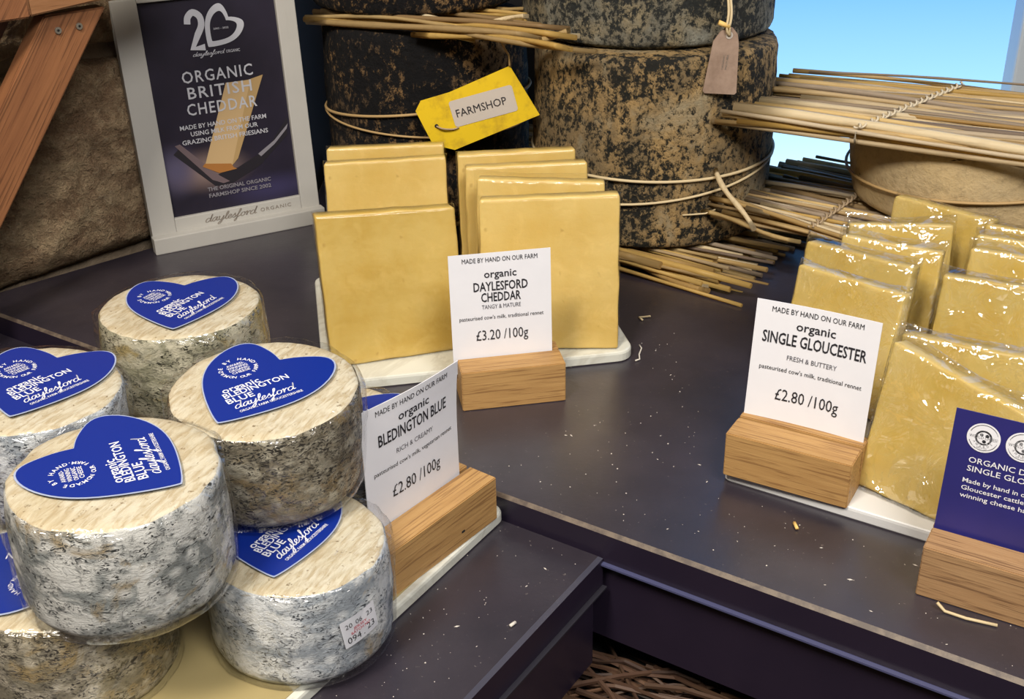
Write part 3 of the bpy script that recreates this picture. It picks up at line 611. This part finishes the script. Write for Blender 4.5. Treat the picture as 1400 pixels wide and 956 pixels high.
# ================================================================= CHEDDAR AND GLOUCESTER SLICES
EDGE = [0, .006, .014, .03, .07]
GRID = EDGE+[.07+.86*i/15 for i in range(1, 15)]+[1-e for e in EDGE[::-1]]
def slice_mesh(W, hl, hr, T, seed, rounding=.0014, amp=.0004):
    """slab standing in local x (width), z (height), y (thickness), gently uneven"""
    nx = nz = len(GRID)-1; V, F = [], []
    def pt(u, v_, side):
        x = W*u; h = hl+(hr-hl)*u; z = h*v_; e = min(u, 1-u, v_, 1-v_)*2
        ed = max(0, 1-min(min(u, 1-u)*W, min(v_, 1-v_)*h)/rounding); inset = rounding*.6*ed*ed
        n_ = amp*2*noise.noise(Vector((u*3+seed, v_*3, side*4)))+amp*noise.noise(Vector((u*9+seed, v_*9, side*4)))
        cx = (u-.5)*(-.0)*0
        # round the corners of the outline
        cu, cv = min(u, 1-u)*W, min(v_, 1-v_)*h; rr = .0020
        if cu < rr and cv < rr:
            dx, dz = rr-cu, rr-cv; l = math.hypot(dx, dz); m_ = max(dx, dz)
            if l > 1e-9: s = m_/l; x += (dx-dx*s)*(1 if u < .5 else -1); z += (dz-dz*s)*(1 if v_ < .5 else -1)
        wob = .0007*noise.noise(Vector((seed*2, v_*6, u*6)))
        return Vector((x+wob, (inset if side == 0 else T-inset)+n_, z+wob))
    for side in (0, 1):
        for j in range(nz+1):
            for i in range(nx+1): V.append(pt(GRID[i], GRID[j], side))
    K = (nx+1)*(nz+1)
    for j in range(nz):
        for i in range(nx):
            k = j*(nx+1)+i; F.append([k, k+1, k+nx+2, k+nx+1]); F.append([K+k+nx+1, K+k+nx+2, K+k+1, K+k])
    rim = [i for i in range(nx+1)]+[(j+1)*(nx+1)-1 for j in range(1, nz+1)]+[nz*(nx+1)+i for i in range(nx-1, -1, -1)]+[j*(nx+1) for j in range(nz-1, 0, -1)]
    for a, b in zip(rim, rim[1:]+rim[:1]): F.append([b, a, K+a, K+b])
    return V, F
def bag_mesh(W, hl, hr, T, seed, loose):
    """thin film envelope round a slice; loose: extra film above the top corners and creases"""
    BG = [0, .008, .02, .035]+[.035+.93*i/28 for i in range(1, 28)]+[1-e for e in (.035, .02, .008, 0)]
    nx = nz = len(BG)-1; V, F = [], []; mg = .0010+loose*.0016; topx = loose*.008
    for side in (0, 1):
        for j in range(nz+1):
            for i in range(nx+1):
                u, v_ = BG[i], BG[j]; h = hl+(hr-hl)*u+mg+topx*(.35+.65*abs(2*u-1)**2)*(.6+.5*noise.noise(Vector((u*2.5, seed, 1))))
                x = -mg+(W+2*mg)*u; z = -.0003+h*v_
                e = min(min(u, 1-u)*W, (1-v_)*h*1.0)/(.0016+.0022*loose); e = min(1, e); pinch = (1-e)
                over = max(0, z-(hl+(hr-hl)*u)); half = T/2*(1-pinch*.8)*(1-min(1, over/.006)*.9)+.0007
                cr = ((.0003+.0030*loose)*abs(noise.noise(Vector((u*5+seed, v_*6, side*3))))+.0022*loose*abs(noise.noise(Vector((u*2+seed, v_*2.5, side*3+7))))+.0009*loose*abs(noise.noise(Vector((u*14+seed, v_*11, side*3)))))*(min(1, e+.1))
                y = T/2+(-1 if side == 0 else 1)*(half+(cr if over < .002 else cr*.5)); V.append(Vector((x, y, z)))
    K = (nx+1)*(nz+1)
    for j in range(nz):
        for i in range(nx):
            k = j*(nx+1)+i; F.append([k, k+1, k+nx+2, k+nx+1]); F.append([K+k+nx+1, K+k+nx+2, K+k+1, K+k])
    rim = [i for i in range(nx+1)]+[(j+1)*(nx+1)-1 for j in range(1, nz+1)]+[nz*(nx+1)+i for i in range(nx-1, -1, -1)]+[j*(nx+1) for j in range(nz-1, 0, -1)]
    for a, b in zip(rim, rim[1:]+rim[:1]): F.append([b, a, K+a, K+b])
    return V, F
def pack(name, label, cat, group, top, ang, W, hl, hr, T, tilt, mat, seed, loose=0, fm='vacuum_film', roll=0, zb=.0087):
    """top = world (x, y) of the upper left front corner at height zb + hl*cos(tilt)"""
    ca, sa = math.cos(ang), math.sin(ang); back = hl*math.sin(tilt)
    bx, by = top[0]+sa*back, top[1]-ca*back
    o = thing(name, label, cat, (bx, by, zb+.0003), ang, group); o.rotation_euler = (0, 0, 0)
    o.matrix_world = Matrix.Translation((bx, by, zb+.0005)) @ Matrix.Rotation(ang, 4, 'Z') @ Matrix.Rotation(-tilt, 4, 'X') @ Matrix.Rotation(roll, 4, 'Y')
    v, f = slice_mesh(W, hl, hr, T, seed); mesh('cheese', v, f, mat, o, smooth=True)
    v, f = bag_mesh(W, hl, hr, T, seed, loose); mesh('plastic_film', v, f, fm, o, smooth=True); return o
G1 = 'cheddar slices on the marble slab'
for a in [('left front cheddar slice, the largest with its face fully in view', (-.1375, .7630), 15.5, .1015, .113, .108, 10, 'cheddar_deep', 1),
          ('left middle cheddar slice showing above the front one', (-.1525, .9135), 4, .101, .1035, .105, 10, 'cheddar', 2),
          ('rearmost left cheddar slice, only its top strip showing', (-.1560, .9560), 1, .101, .1030, .1045, 9, 'cheddar', 3),
          ('right front cheddar slice, standing behind its price card', (-.0215, .7880), -2, .1020, .1135, .1165, 10, 'cheddar', 4),
          ('cheddar slice with crumpled film corner directly behind the right front one', (-.0245, .8480), -5, .0990, .1095, .1075, 10, 'cheddar', 5),
          ('third right cheddar slice, second from the back', (-.0345, .8860), 3, .0990, .1060, .107, 9, 'cheddar', 6),
          ('rearmost right cheddar slice nearest the yellow tag', (-.0420, .9240), 4, .0995, .1045, .1055, 8, 'cheddar', 8)]:
    pack('cheddar_slice', a[0], 'cheese', G1, a[1], R(a[2]), a[3], a[4], a[5], .018, R(a[6]), a[7], a[8], .9 if 'crumpled' in a[0] else .12)
G2 = 'bagged single gloucester slices on the white board'
for a in [('front left gloucester pack half hidden behind its white price card', (.1963, .7160), -44, .0770, .0880, .0875, 12, 'gloucester', 11, .5),
          ('second gloucester pack behind the white price card, rounded top left corner', (.2120, .7581), -41, .0790, .0880, .0875, 12, 'gloucester_deep', 12, .9),
          ('third gloucester pack with crinkled film at its top right', (.2395, .7670), -31, .0700, .0885, .088, 12, 'gloucester', 13, 1.1),
          ('fourth gloucester pack, film peak glinting at its top right', (.2515, .7900), -8, .0740, .0880, .0890, 12, 'gloucester', 14, 1.2),
          ('rearmost gloucester pack of the left row, leaning against the tan cheese wheel', (.3000, .8400), -46, .0780, .0905, .0890, 9, 'gloucester', 15, .4),
          ('nearest gloucester pack with sloping top and bright window glare', (.2225, .5925), -48, .0850, .0915, .0770, 14, 'gloucester', 16, 1.3),
          ('gloucester pack directly behind the nearest sloping one', (.2320, .6060), -27, .0980, .0885, .0870, 12, 'gloucester_deep', 17, .8),
          ('large gloucester pack in the middle of the right row', (.2875, .6950), -28, .0960, .0870, .0875, 12, 'gloucester_deep', 18, .8),
          ('gloucester pack behind the middle one of the right row', (.3225, .7400), -32, .0850, .0870, .088, 12, 'gloucester', 19, 1.0),
          ('second to last gloucester pack of the right row', (.3340, .7600), -30, .0850, .0890, .089, 12, 'gloucester', 20, .6),
          ('last gloucester pack of the right row at the photo edge', (.3480, .7800), -30, .0850, .0890, .089, 12, 'gloucester_deep', 21, .3)]:
    pack('gloucester_pack', a[0], 'cheese', G2, a[1], R(a[2]), a[3], a[4], a[5], .014, R(a[6]), a[7], a[8], a[9], 'bag_film')

# ================================================================= STRAW MATS
random.seed(21)
def reed_meshes(mat, n=8, L=1.0):
    out = []
    for k in range(n):
        ph = random.uniform(0, 6); bend = random.uniform(.0015, .005); nodes = [random.uniform(.2, .8)]
        pts = [(L*i/9, bend*math.sin(ph+i*.55), bend*.5*math.sin(ph*2+i*.4)) for i in range(10)]; r_ = random.uniform(.0013, .0024)
        v, f = tube(pts, lambda s: r_*(1+.12*math.sin(s*17+ph))*(1-.15*s), 6)
        me = bpy.data.meshes.new('reed'); me.from_pydata([tuple(q) for q in v], [], f); me.materials.append(M[mat]); me.polygons.foreach_set('use_smooth', [True]*(len(f)-2)+[False]*2); out.append(me)
    return out
REED = {k: reed_meshes(k) for k in ('reed_pale', 'reed_gold', 'reed_grey')}
def straw_mat(label, loc, ang, L, W, n, mats, thick=.006, jit=.03, extra=(), stitches=(), rise=0.0, yaw=2.0, big=1.0, over=0):
    o = thing('straw_mat', label, 'straw mat', loc, R(ang))
    for i in range(n):
        d = W*(i+.5)/n+random.uniform(-.001, .001); s0 = random.uniform(-jit, jit*.6) if random.random() < .75 else random.uniform(0, jit*1.4)
        mt = mats(d/W) if callable(mats) else random.choice(mats)
        r_ = bpy.data.objects.new('reed', random.choice(REED[mt])); COL.objects.link(r_); r_.parent = o
        z = random.choice((.0025, thick-.002)) + random.uniform(-.0006, .0006)
        r_.location = (s0, d, z); r_.rotation_euler = (random.uniform(0, 6.2), R(random.uniform(-.5, .5)), R(random.gauss(0, yaw)))
        q = random.uniform(.85, 1.25)*big; r_.scale = (max(.12, L-s0+random.uniform(-.03, .03)), q, q)
    for (x, y, z, az, el, ln, sc_r, mt) in extra:
        r_ = bpy.data.objects.new('reed', random.choice(REED[mt])); COL.objects.link(r_); r_.parent = o
        r_.location = (x, y, z); r_.rotation_euler = (0, R(-el), R(az)); r_.scale = (ln, sc_r, sc_r)
    for (sx_, sl, mt) in stitches:
        parts = []
        for ph in (0, math.pi):
            pts = []
            for k in range(90):
                q = k/89; a = q*W/.0085*math.pi+ph; pts.append((sx_+sl*(q*W)+.0022*math.cos(a), -.003+q*(W+.006), thick*.5+.001+(thick*.5+.0022)*math.sin(a*.5+ph) if False else thick+.0030+.0016*math.sin(a)))
            parts.append(tube(pts, .0010, 5))
            parts.append(tube([(sx_, -.004, thick), (sx_, -.0055, thick*.5), (sx_, -.003, -.0005)], .0009, 5))
        v, f = join(parts); mesh('twine_stitch', v, f, mt, o, smooth=True)
    return o
# bottom mat, under both black wheel stacks
straw_mat('lowest straw mat lying on the black table under the dark mottled cheese wheels', (tp(0, 0)[0]-.155, tp(0, 0)[1]+.541, .0006), -36, .425, .29, 150,
    lambda q: 'reed_gold' if q < .10 else random.choice(['reed_grey', 'reed_pale', 'reed_grey', 'reed_gold']), .0150, .0, yaw=2.2, big=1.15,
    extra=[(.02, .002, .005, 1, 0, .33, 1.9, 'reed_gold'), (.0, .006, .010, -1, 0, .33, 1.9, 'reed_gold'), (.03, .012, .013, -2.5, 0, .34, 1.7, 'reed_gold'), (.0, .002, .013, 1.6, 0, .31, 1.5, 'reed_gold'), (.33, .004, .0045, -8, 0, .09, 1.9, 'reed_gold'), (.34, .012, .0075, -5, 0, .08, 1.9, 'reed_gold'), (.36, .0, .003, -2, 0, .055, 2.0, 'reed_pale')],
    stitches=[(.262, 0, 'twine')])
# second mat, under the tan wheel
straw_mat('middle straw mat sticking out beneath the tan cheese wheel', (.180, .928, .050), -38, .36, .19, 92,
    lambda q: random.choice(['reed_gold', 'reed_pale']) if q < .2 else random.choice(['reed_grey', 'reed_pale', 'reed_grey']), .0085, .022, yaw=2.2, big=1.1,
    extra=[(-.012, .012, .040, -34, -26, .075, 1.5, 'reed_pale'), (-.012, .020, .0115, -7, -1.5, .12, 1.5, 'reed_gold'), (-.02, .006, .011, -3, 0, .20, 1.5, 'reed_gold'), (-.02, .0, .0, -2, 0, .1, 1.4, 'reed_gold')],
    stitches=[(.086, 0, 'twine'), (.235, 0, 'twine')])
# top mat
straw_mat('top straw mat with pale twine stitching, covering the tan cheese wheel', (.190, .925, .1298), -28.2, .47, .168, 104, ['reed_pale', 'reed_pale', 'reed_pale', 'reed_gold', 'reed_grey'], .0100, .026, yaw=1.3, big=1.15,
    extra=[(-.006, .004, .0105, -.5, 0, .46, 1.9, 'reed_pale'), (.0, .0105, .0095, .8, 0, .45, 1.6, 'reed_pale'), (.02, .150, .014, 3, 2.0, .26, .7, 'reed_grey'), (.0, .02, .010, -1.5, 0, .4, 1.5, 'reed_pale'), (.0, -.001, .003, -.8, 0, .46, 1.6, 'reed_gold')],
    stitches=[(.098, .32, 'twine_pale'), (.242, .36, 'twine_pale')])
# straw between the far stack's wheels
straw_mat('straw mat squeezed between the two darkest cheese wheels above the yellow tag', (-.1840, 1.0790, .1935), -28.7, .20, .10, 26, ['reed_gold'], .009, .0, yaw=2.0,
    extra=[(.0, .000, .004, .5, .2, .245, 1.9, 'reed_gold'), (.0, .004, .008, 1.2, -.6, .275, 1.7, 'reed_gold'), (.01, .009, .007, -1.5, -1.0, .285, 1.7, 'reed_gold'), (.0, .012, .010, 1.0, 0, .26, 1.6, 'reed_gold'), (.12, .0, .004, -3, -1.6, .16, 1.6, 'reed_gold'), (.10, .014, .011, 2, -1.5, .17, 1.5, 'reed_pale'), (.24, .002, .004, 40, 12, .028, 1.2, 'reed_gold'), (.17, .018, .012, 12, 4, .05, 1.3, 'reed_pale')])

# ================================================================= CHEESE WHEELS
def wheel(label, x, y, z, r_, h, mat, seed, tb=0, amp=1.0, r_top=None):
    o = thing('whole_cheese', label, 'cheese wheel', (x, y, z), 0); r_top = r_top or r_
    prof = [(0.0005, 0), (r_*.7, 0), (r_*.95, .0008), (r_*.99, .004)]+[(r_+(r_top-r_)*k/14+.002*math.sin(math.pi*k/14), .008+(h-.016)*k/14) for k in range(15)]+[(r_top*.985, h-.003), (r_top*.95, h-.0006), (r_top*.7, h), (.0005, h)]
    N = 160; V, F = [], []
    for j, (q, zz) in enumerate(prof):
        for i in range(N):
            a = 2*math.pi*i/N; p = Vector((math.cos(a)*5, math.sin(a)*5, zz*45+seed)); e = 1 if 2 < j < len(prof)-3 else 0
            d = e*amp*(.0016*noise.noise(p*.5)+.0012*noise.fractal(p*2.2, .8, 2.1, 3)); V.append(((q+d)*math.cos(a), (q+d)*math.sin(a), zz))
    for j in range(len(prof)-1):
        for i in range(N): i2 = (i+1) % N; F.append([j*N+i, j*N+i2, (j+1)*N+i2, (j+1)*N+i])
    mesh('rind', V, F, mat, o, smooth=True); return o
def hoop(name, parent, r_, z0, dz, ph, mat, rad=.0012, a0=0, a1=360, kind=1):
    pts = []; n = 72
    for i in range(n+1 if a1-a0 < 360 else n):
        a = R(a0+(a1-a0)*i/n); pts.append(((r_+.0026)*math.cos(a), (r_+.0026)*math.sin(a), z0+dz*math.sin(a*kind+ph)))
    return tubeo(name, pts, rad, mat, parent, 6, a1-a0 >= 360)
wR = wheel('mottled black and ochre cheese wheel at the bottom of the middle stack', .1357, 1.0444, .0170, .1085, .169, 'mould_rind', 1.0)
wheel('grey mottled cheese wheel on top of the middle stack behind the buff tag', .1310, 1.0760, .1865, .1140, .17, 'mould_rind_grey', 2.0)
hoop('twine_hoop', wR, .1095, .0690, .004, 0, 'cane_pale', .0014); hoop('twine_hoop', wR, .1095, .0560, .016, 1.0, 'cane_pale', .0012)
tubeo('stray_straw', [(.015, -.110, .034), (.035, -.1085, .0345), (.044, -.106, .037)], .0008, 'cane_pale', wR)
wL = wheel('darkest cheese wheel behind the yellow tag, black with brown blotches', -.0771, 1.1221, .0170, .0970, .176, 'mould_rind_dark', 3.0)
wheel('dark cheese wheel on the straw at the very top of the photo', -.0850, 1.1350, .2040, .0990, .12, 'mould_rind_dark', 4.0)
hoop('twine_hoop', wL, .0985, .0990, .010, 2.2, 'cane', .0014); hoop('twine_hoop', wL, .0985, .0850, .006, -1.2, 'cane', .0011)
wT = wheel('tan natural rind cheese wheel between two straw mats by the window', .4044, .9400, .0600, .1030, .0690, 'natural_rind', 5.0, amp=.6, r_top=.110)
hoop('twine_hoop', wT, .1075, .0355, .010, 1.5, 'cane', .0013)
wheel('hidden tan cheese wheel carrying the middle straw mat', .4050, .9500, .0010, .0860, .0485, 'natural_rind', 6.0, amp=.6)

# ================================================================= TAGS
def flat_tag(name, label, outline, th, mat, loc, rot, parts):
    o = thing(name, label, 'tag', loc); o.rotation_euler = rot; n = len(outline)
    V = [(x, 0, z) for x, z in outline]+[(x, th, z) for x, z in outline]
    mesh('card', V, [list(range(n))[::-1], list(range(n, 2*n))]+[[i, (i+1) % n, n+(i+1) % n, n+i] for i in range(n)], mat, o)
    return o
ol = [(.0037, .1685), (-.0500, .1465), (-.0759, .1394), (-.0809, .1303), (-.0669, .0992), (-.0474, .0940), (.0295, .1244)]
ytag = flat_tag('shop_tag', 'yellow shop tag with a white sticker reading farmshop', [(x, z-.13) for x, z in ol][::-1], .0006, 'yellow_tag', (0, 1.0, .13), (R(0), 0, 0), None)
rr_, uo = [], Vector((-.050, .1385-.13)); e1 = Vector((.0553, .0140)).normalized(); e2 = Vector((e1.y, -e1.x))
def yt(u, v_): p = Vector((-.0205, .1335-.13))+e1*u-e2*v_; return p
st = []
for cx, cy, a0 in ((.0265, -.0095, -90), (.0265, .0095, 0), (-.0265, .0095, 90), (-.0265, -.0095, 180)):
    for k in range(5): a = R(a0+22.5*k); st.append((cx+.0025*math.cos(a), cy+.0025*math.sin(a)))
stk = mesh('sticker', [(*(lambda p: (p.x, -.0004, p.y))(yt(x, y)),) for x, y in st], [list(range(len(st)))], 'yellow_card_white', ytag)
v, f = text('FARMSHOP', -.0020, -.0035, .0068, .046); mesh('lettering', [(yt(x, y).x, -.0008, yt(x, y).y) for x, y in v], f, 'ink', stk)
v, f = disc(-.0628, -.0135, .0018, 14); mesh('eyelet', [(x, -.0005, z) for x, z in v], f, 'hole_dark', ytag)
tubeo('tie_string', catmull([(.0035, -.001, .0385), (.003, -.002, .048), (.0005, -.001, .052), (-.006, .004, .064)], 5), .0009, 'cane', ytag)
tubeo('tie_string', catmull([(-.0628, -.0015, -.0135), (-.057, -.003, -.0155), (-.048, -.0015, -.0165), (-.043, -.001, -.015)], 5), .0008, 'twine', ytag)
ob = [(.1745, .2065), (.1690, .1990), (.1625, .1590), (.1640, .1570), (.1895, .1545), (.1912, .1560), (.1905, .1960), (.1890, .2040), (.1845, .2095), (.1800, .2105)]
btag = flat_tag('luggage_tag', 'weathered buff luggage tag hanging on the grey cheese wheel', [(x-.178, z-.19) for x, z in ob], .0010, 'buff_tag', (.178, .938, .19), (0, 0, R(6)), None)
v, f = ring(.0040, .0135, .0013, .0030, 20); mesh('eyelet', [(x, -.0004, z) for x, z in v], f, 'yellow_card_white', btag)
v, f = text('MATURE', .0040, -.008, .0016, .012, rot=R(84)); v2, f2 = text('ORGANIC', .0010, -.008, .0015, .012, rot=R(84)); V, F = join([(v, f), (v2, f2)]); mesh('lettering', [(x, -.0004, z) for x, z in V], F, 'frame_ink', btag)
tubeo('tie_string', catmull([(.0040, -.001, .0135), (.003, -.003, .020), (.0045, .0, .034), (.003, .012, .060)], 5), .0011, 'cane_pale', btag)
tubeo('tie_string', catmull([(.0040, -.001, .0135), (.0005, -.003, .019), (.0022, .0, .034), (.0012, .012, .060)], 5), .0011, 'cane_pale', btag)
tubeo('twig_peg', [(-.006, -.002, .0245), (.003, -.002, .0205)], .0022, 'scrap_straw', btag)

# ================================================================= POSTER FRAME
SA = Vector((-.3306, .9946, 0)); fr = thing('poster_frame', 'grey white wooden poster frame leaning back by the stone wall', 'poster frame', SA, R(28.15))
box('base_ledge', 'frame_paint', .168, .012, .0155, .001, (0, .0, 0), fr)
ft = R(3.5); ct_, st_ = math.cos(ft), math.sin(ft)
def FP(x, z, y=0): return Vector((x, .010+y*ct_+z*st_, .006+z*ct_-y*st_))
def fbox(name, x0, x1, z0, z1, y0, y1, mat, bev=.0009, par=None):
    v, f = bev_box(x1-x0, y1-y0, z1-z0, bev, 2, (x0, y0, z0)); return mesh(name, [FP(q.x, q.z, q.y) for q in v], f, mat, par or fr)
def fprint(vf, name, mat, par, y): return mesh(name, [FP(a, b, y) for a, b in vf[0]], vf[1], mat, par)
FL, FRr, FB, FTp = .0015, .1665, 0, .222
fbox('frame_rail', FL, FL+.0225, FB, FTp, 0, .012, 'frame_paint'); fbox('frame_rail', FRr-.0185, FRr, FB, FTp, 0, .012, 'frame_paint'); fbox('frame_rail', FL+.0225, FRr-.0185, FB, .0225, 0, .012, 'frame_paint'); fbox('frame_rail', FL+.0225, FRr-.0185, FTp-.004, FTp, 0, .012, 'frame_paint')
fbox('backing_board', FL+.003, FRr-.003, .003, FTp-.003, .0122, .0145, 'oak_dark')
px0, px1, pz0, pz1 = FL+.0225, FRr-.0185, .0225, FTp-.004
pst = fbox('poster', px0, px1, pz0, pz1, .0045, .0050, 'poster_print', 0)
cx = (px0+px1)/2; W = px1-px0
def q(u, w_): return (px0+W*u, pz0+(pz1-pz0)*w_)  # poster coordinates 0..1
def poly(pts): return [q(*p) for p in pts], [list(range(len(pts)))]
fprint(poly([(.08, .30), (.14, .33), (.36, .17), (.55, .19), (.80, .26), (.99, .40), (.97, .31), (.72, .18), (.50, .12), (.36, .115)]), 'print_plate', 'print_plate', pst, .0043)
fprint(poly([(.10, .34), (.14, .345), (.40, .165), (.47, .13), (.42, .125), (.34, .15)]), 'print_rim', 'print_rim', pst, .0041)
fprint(poly([(.74, .225), (.86, .275), (.97, .34), (.985, .365), (.86, .293), (.72, .24)]), 'print_rim', 'print_grey', pst, .0041)
fprint(poly([(.49, .195), (.56, .235), (.84, .615), (.72, .60)]), 'print_wedge', 'print_wedge', pst, .0040)
fprint(poly([(.30, .225), (.50, .195), (.74, .60), (.55, .60)]), 'print_wedge', 'print_wedge_lit', pst, .0039)
fprint(poly([(.28, .222), (.30, .235), (.50, .215), (.515, .195), (.54, .185), (.40, .178)]), 'print_wedge', 'print_wedge_base', pst, .0038)
T = (pz1-pz0)
def tt(s, u, w_, cap, wd, bold=.006, sp=1.0): x, z = q(u, w_); return text(s, x, z, cap, wd, 'C', bold, 0, sp)
two = [(.335, .885), (.345, .915), (.385, .935), (.43, .915), (.435, .875), (.40, .835), (.35, .775), (.44, .775)]
def stroke(pts, wd, closed=False):
    p = [Vector((*q(*a), 0)) for a in pts]; V, F = [], []; n = len(p)
    for i in range(n):
        a = p[(i-1) % n] if closed or i else p[0]; b = p[(i+1) % n] if closed or i < n-1 else p[-1]; d = (b-a).normalized(); nn = Vector((-d.y, d.x, 0)); V += [p[i]+nn*wd/2, p[i]-nn*wd/2]
        if i: F.append([2*i-2, 2*i-1, 2*i+1, 2*i])
    if closed: F.append([2*n-2, 2*n-1, 1, 0])
    return [(v_.x, v_.y) for v_ in V], F
tw_ = [(a.x, a.y) for a in catmull([(x, y, 0) for x, y in two[:6]], 4)]+two[6:]
hcx, hcz = q(.575, .852); ca, sa = math.cos(R(-42)), math.sin(R(-42))
hv, hf = [], []
for i, (x, y) in enumerate(HEART):
    for s_ in (.52, .36): hv.append((hcx+(x*ca-(y)*sa)*s_, hcz+(x*sa+(y)*ca)*s_))
n_ = len(HEART)
for i in range(n_): j = (i+1) % n_; hf.append([2*i, 2*i+1, 2*j+1, 2*j])
sx_, sz_ = q(.34, .738)
lettering('lettering', [('poster_white', [stroke(tw_, .0058), (hv, hf), tt('2002 - 2022', .575, .848, .0016, .014), script('daylesford', sx_, sz_, .0020, .030, .2), tt('ORGANIC', .64, .738, .0026, .013),
   tt('ORGANIC', .50, .622, .0105, .066, .010, 1.15), tt('BRITISH', .50, .548, .0105, .060, .010, 1.15), tt('CHEDDAR', .50, .472, .0105, .066, .010, 1.15),
   tt('MADE BY HAND ON THE FARM', .49, .408, .0042, .082, .010), tt('USING MILK FROM OUR', .49, .374, .0042, .064, .010), tt('GRAZING BRITISH FRIESIANS', .49, .338, .0042, .082, .010)]),
   ('print_grey', [tt('THE ORIGINAL ORGANIC', .54, .098, .0038, .062, .02), tt('FARMSHOP SINCE 2002', .54, .066, .0038, .061, .02)])], lambda a, b: FP(a, b, .0036), pst)
v, f = script('daylesford', .052, .0135, .0036, .052, .20); v2, f2 = text('ORGANIC', .1065, .0140, .0035, .031, 'L', .008, 0, 1.2); V, F = join([(v, f), (v2, f2)])
mesh('lettering', [FP(a, b, -.0003) for a, b in V], F, 'frame_ink', fr)

# ================================================================= WOODEN TRESTLE (upper left)
tr = thing('wooden_trestle', 'reddish brown wooden trestle leg with two screws, top left', 'trestle')
TO = WO+WN*.088
def TPp(s, z, d=0): p = TO+WD*s+WN*d; return Vector((p.x, p.y, z))
def plank(name, quad, d0, d1, mat, par=tr):
    """quad of (s,z) in the trestle plane; local frame keeps the grain along the plank"""
    V = [TPp(s, z, d0) for s, z in quad]+[TPp(s, z, d1) for s, z in quad]
    bm = bmesh.new(); vs = [bm.verts.new(v_) for v_ in V]; n = len(quad)
    bm.faces.new(vs[:n][::-1]); bm.faces.new(vs[n:])
    for i in range(n): bm.faces.new([vs[i], vs[(i+1) % n], vs[n+(i+1) % n], vs[n+i]])
    bmesh.ops.recalc_face_normals(bm, faces=bm.faces); bmesh.ops.bevel(bm, geom=bm.edges[:], offset=.0012, segments=2, affect='EDGES')
    ang = math.atan2(WD.y, WD.x); o_ = TPp(*quad[0]); rm = Matrix.Translation(o_) @ Matrix.Rotation(ang, 4, 'Z'); inv = rm.inverted(); bm.verts.index_update()
    o = mesh(name, [inv @ v_.co for v_ in bm.verts], [[v_.index for v_ in f_.verts] for f_ in bm.faces], mat, par); o.matrix_local = rm; bm.free(); return o
sh = .0245
leg = plank('leg', [(.1158, .2405), (.0665, .2405), (-.1156, .0008), (-.0664, .0008)], -.012, .006, 'pine_red')
plank('leg', [(.050, .2405), (-.010, .2405), (-.192, .0008), (-.132, .0008)], -.030, -.0130, 'pine_dark')
plank('cross_rail', [(-.25, .2425), (.052, .2425), (.052, .30), (-.25, .30)], -.028, .018, 'pine_red')
plank('cross_rail', [(.0525, .2430), (.170, .2520), (.170, .31), (.0525, .31)], -.028, .016, 'pine_rail')
for s, z in ((.0745, .2285), (.0915, .2292)):
    v, f = tube([TPp(s, z, .0055), TPp(s, z, .0075)], .0026, 12); sw = mesh('screw', v, f, 'screw_metal', tr)
    v, f = tube([TPp(s, z, .00752), TPp(s, z, .0077)], .0011, 6); mesh('screw_socket', v, f, 'hole_dark', sw)

# ================================================================= SCRAPS AND CRUMBS
def scrap(name, label, cat, pts, rad, mat, z=0):
    c = sum((Vector(p) for p in pts), Vector())/len(pts); o = tubeo(name, [Vector(p)-c for p in pts], rad, mat); o.location = (c.x, c.y, c.z+z); return tag(o, label, cat)
scrap('straw_scrap', 'short orange scrap of straw on the black table before the gloucester block', 'straw', [(.1640, .5440, .0012), (.1637, .5500, .0012)], .0011, 'scrap_straw')
scrap('cheese_crumb', 'largest white crumb on the lower black box', 'crumb', [(-.0045, .4850, -.0160), (-.0015, .4880, -.0160)], .0010, 'crumb')
scrap('straw_scrap', 'hooked bit of straw on the table right of the cheddar slices', 'straw', [(.1130, .8370, .001), (.1035, .8350, .001), (.1060, .8300, .001)], .0009, 'cane_pale')
scrap('thread_scrap', 'thin curly white thread beside the corner of the marble slab', 'thread', [(.0985, .7860, .001), (.0995, .7800, .001), (.0965, .7700, .001), (.0960, .7620, .001), (.0925, .7600, .001)], .0006, 'crumb')
scrap('straw_scrap', 'curved pale straw poking out beneath the darker oak block', 'straw', [(.2205, .4720, .0045), (.2240, .4690, .0010), (.2330, .4630, .0010), (.2470, .4570, .0010)], .0009, 'cane_pale')
random.seed(5); parts = []
for i in range(800):
    if random.random() < .75: x, y = tp(random.uniform(-.02, .62), random.betavariate(1.1, 1.6)*.36+.004); z = .0001
    else: x, y = tp(random.uniform(-.09, .075), -random.uniform(.01, .25)); z = -.0169
    s = random.choice([.00022, .0003, .0003, .0005])*random.uniform(.7, 1.2); st2 = random.choice([1, 1, 1, 1, 3]); a = random.uniform(0, 3.14); ca, sa = math.cos(a), math.sin(a)
    if z == .0001 and ((x < .10 and y > .695) or (x > .20 and y > .52) or (x > .13 and y-.5985 > -(x-.13)*.66)): continue
    V = [(x+ca*s*st2, y+sa*s*st2, z), (x-sa*s, y+ca*s, z), (x-ca*s*st2, y-sa*s*st2, z), (x+sa*s, y-ca*s, z), (x, y, z+s*.9)]; parts.append((V, [[0, 1, 4], [1, 2, 4], [2, 3, 4], [3, 0, 4]]))
v, f = join(parts); cr = stuff(tag(mesh('crumbs', v, f, 'crumb'), 'tiny pale crumbs scattered over the black table tops', 'crumbs'))
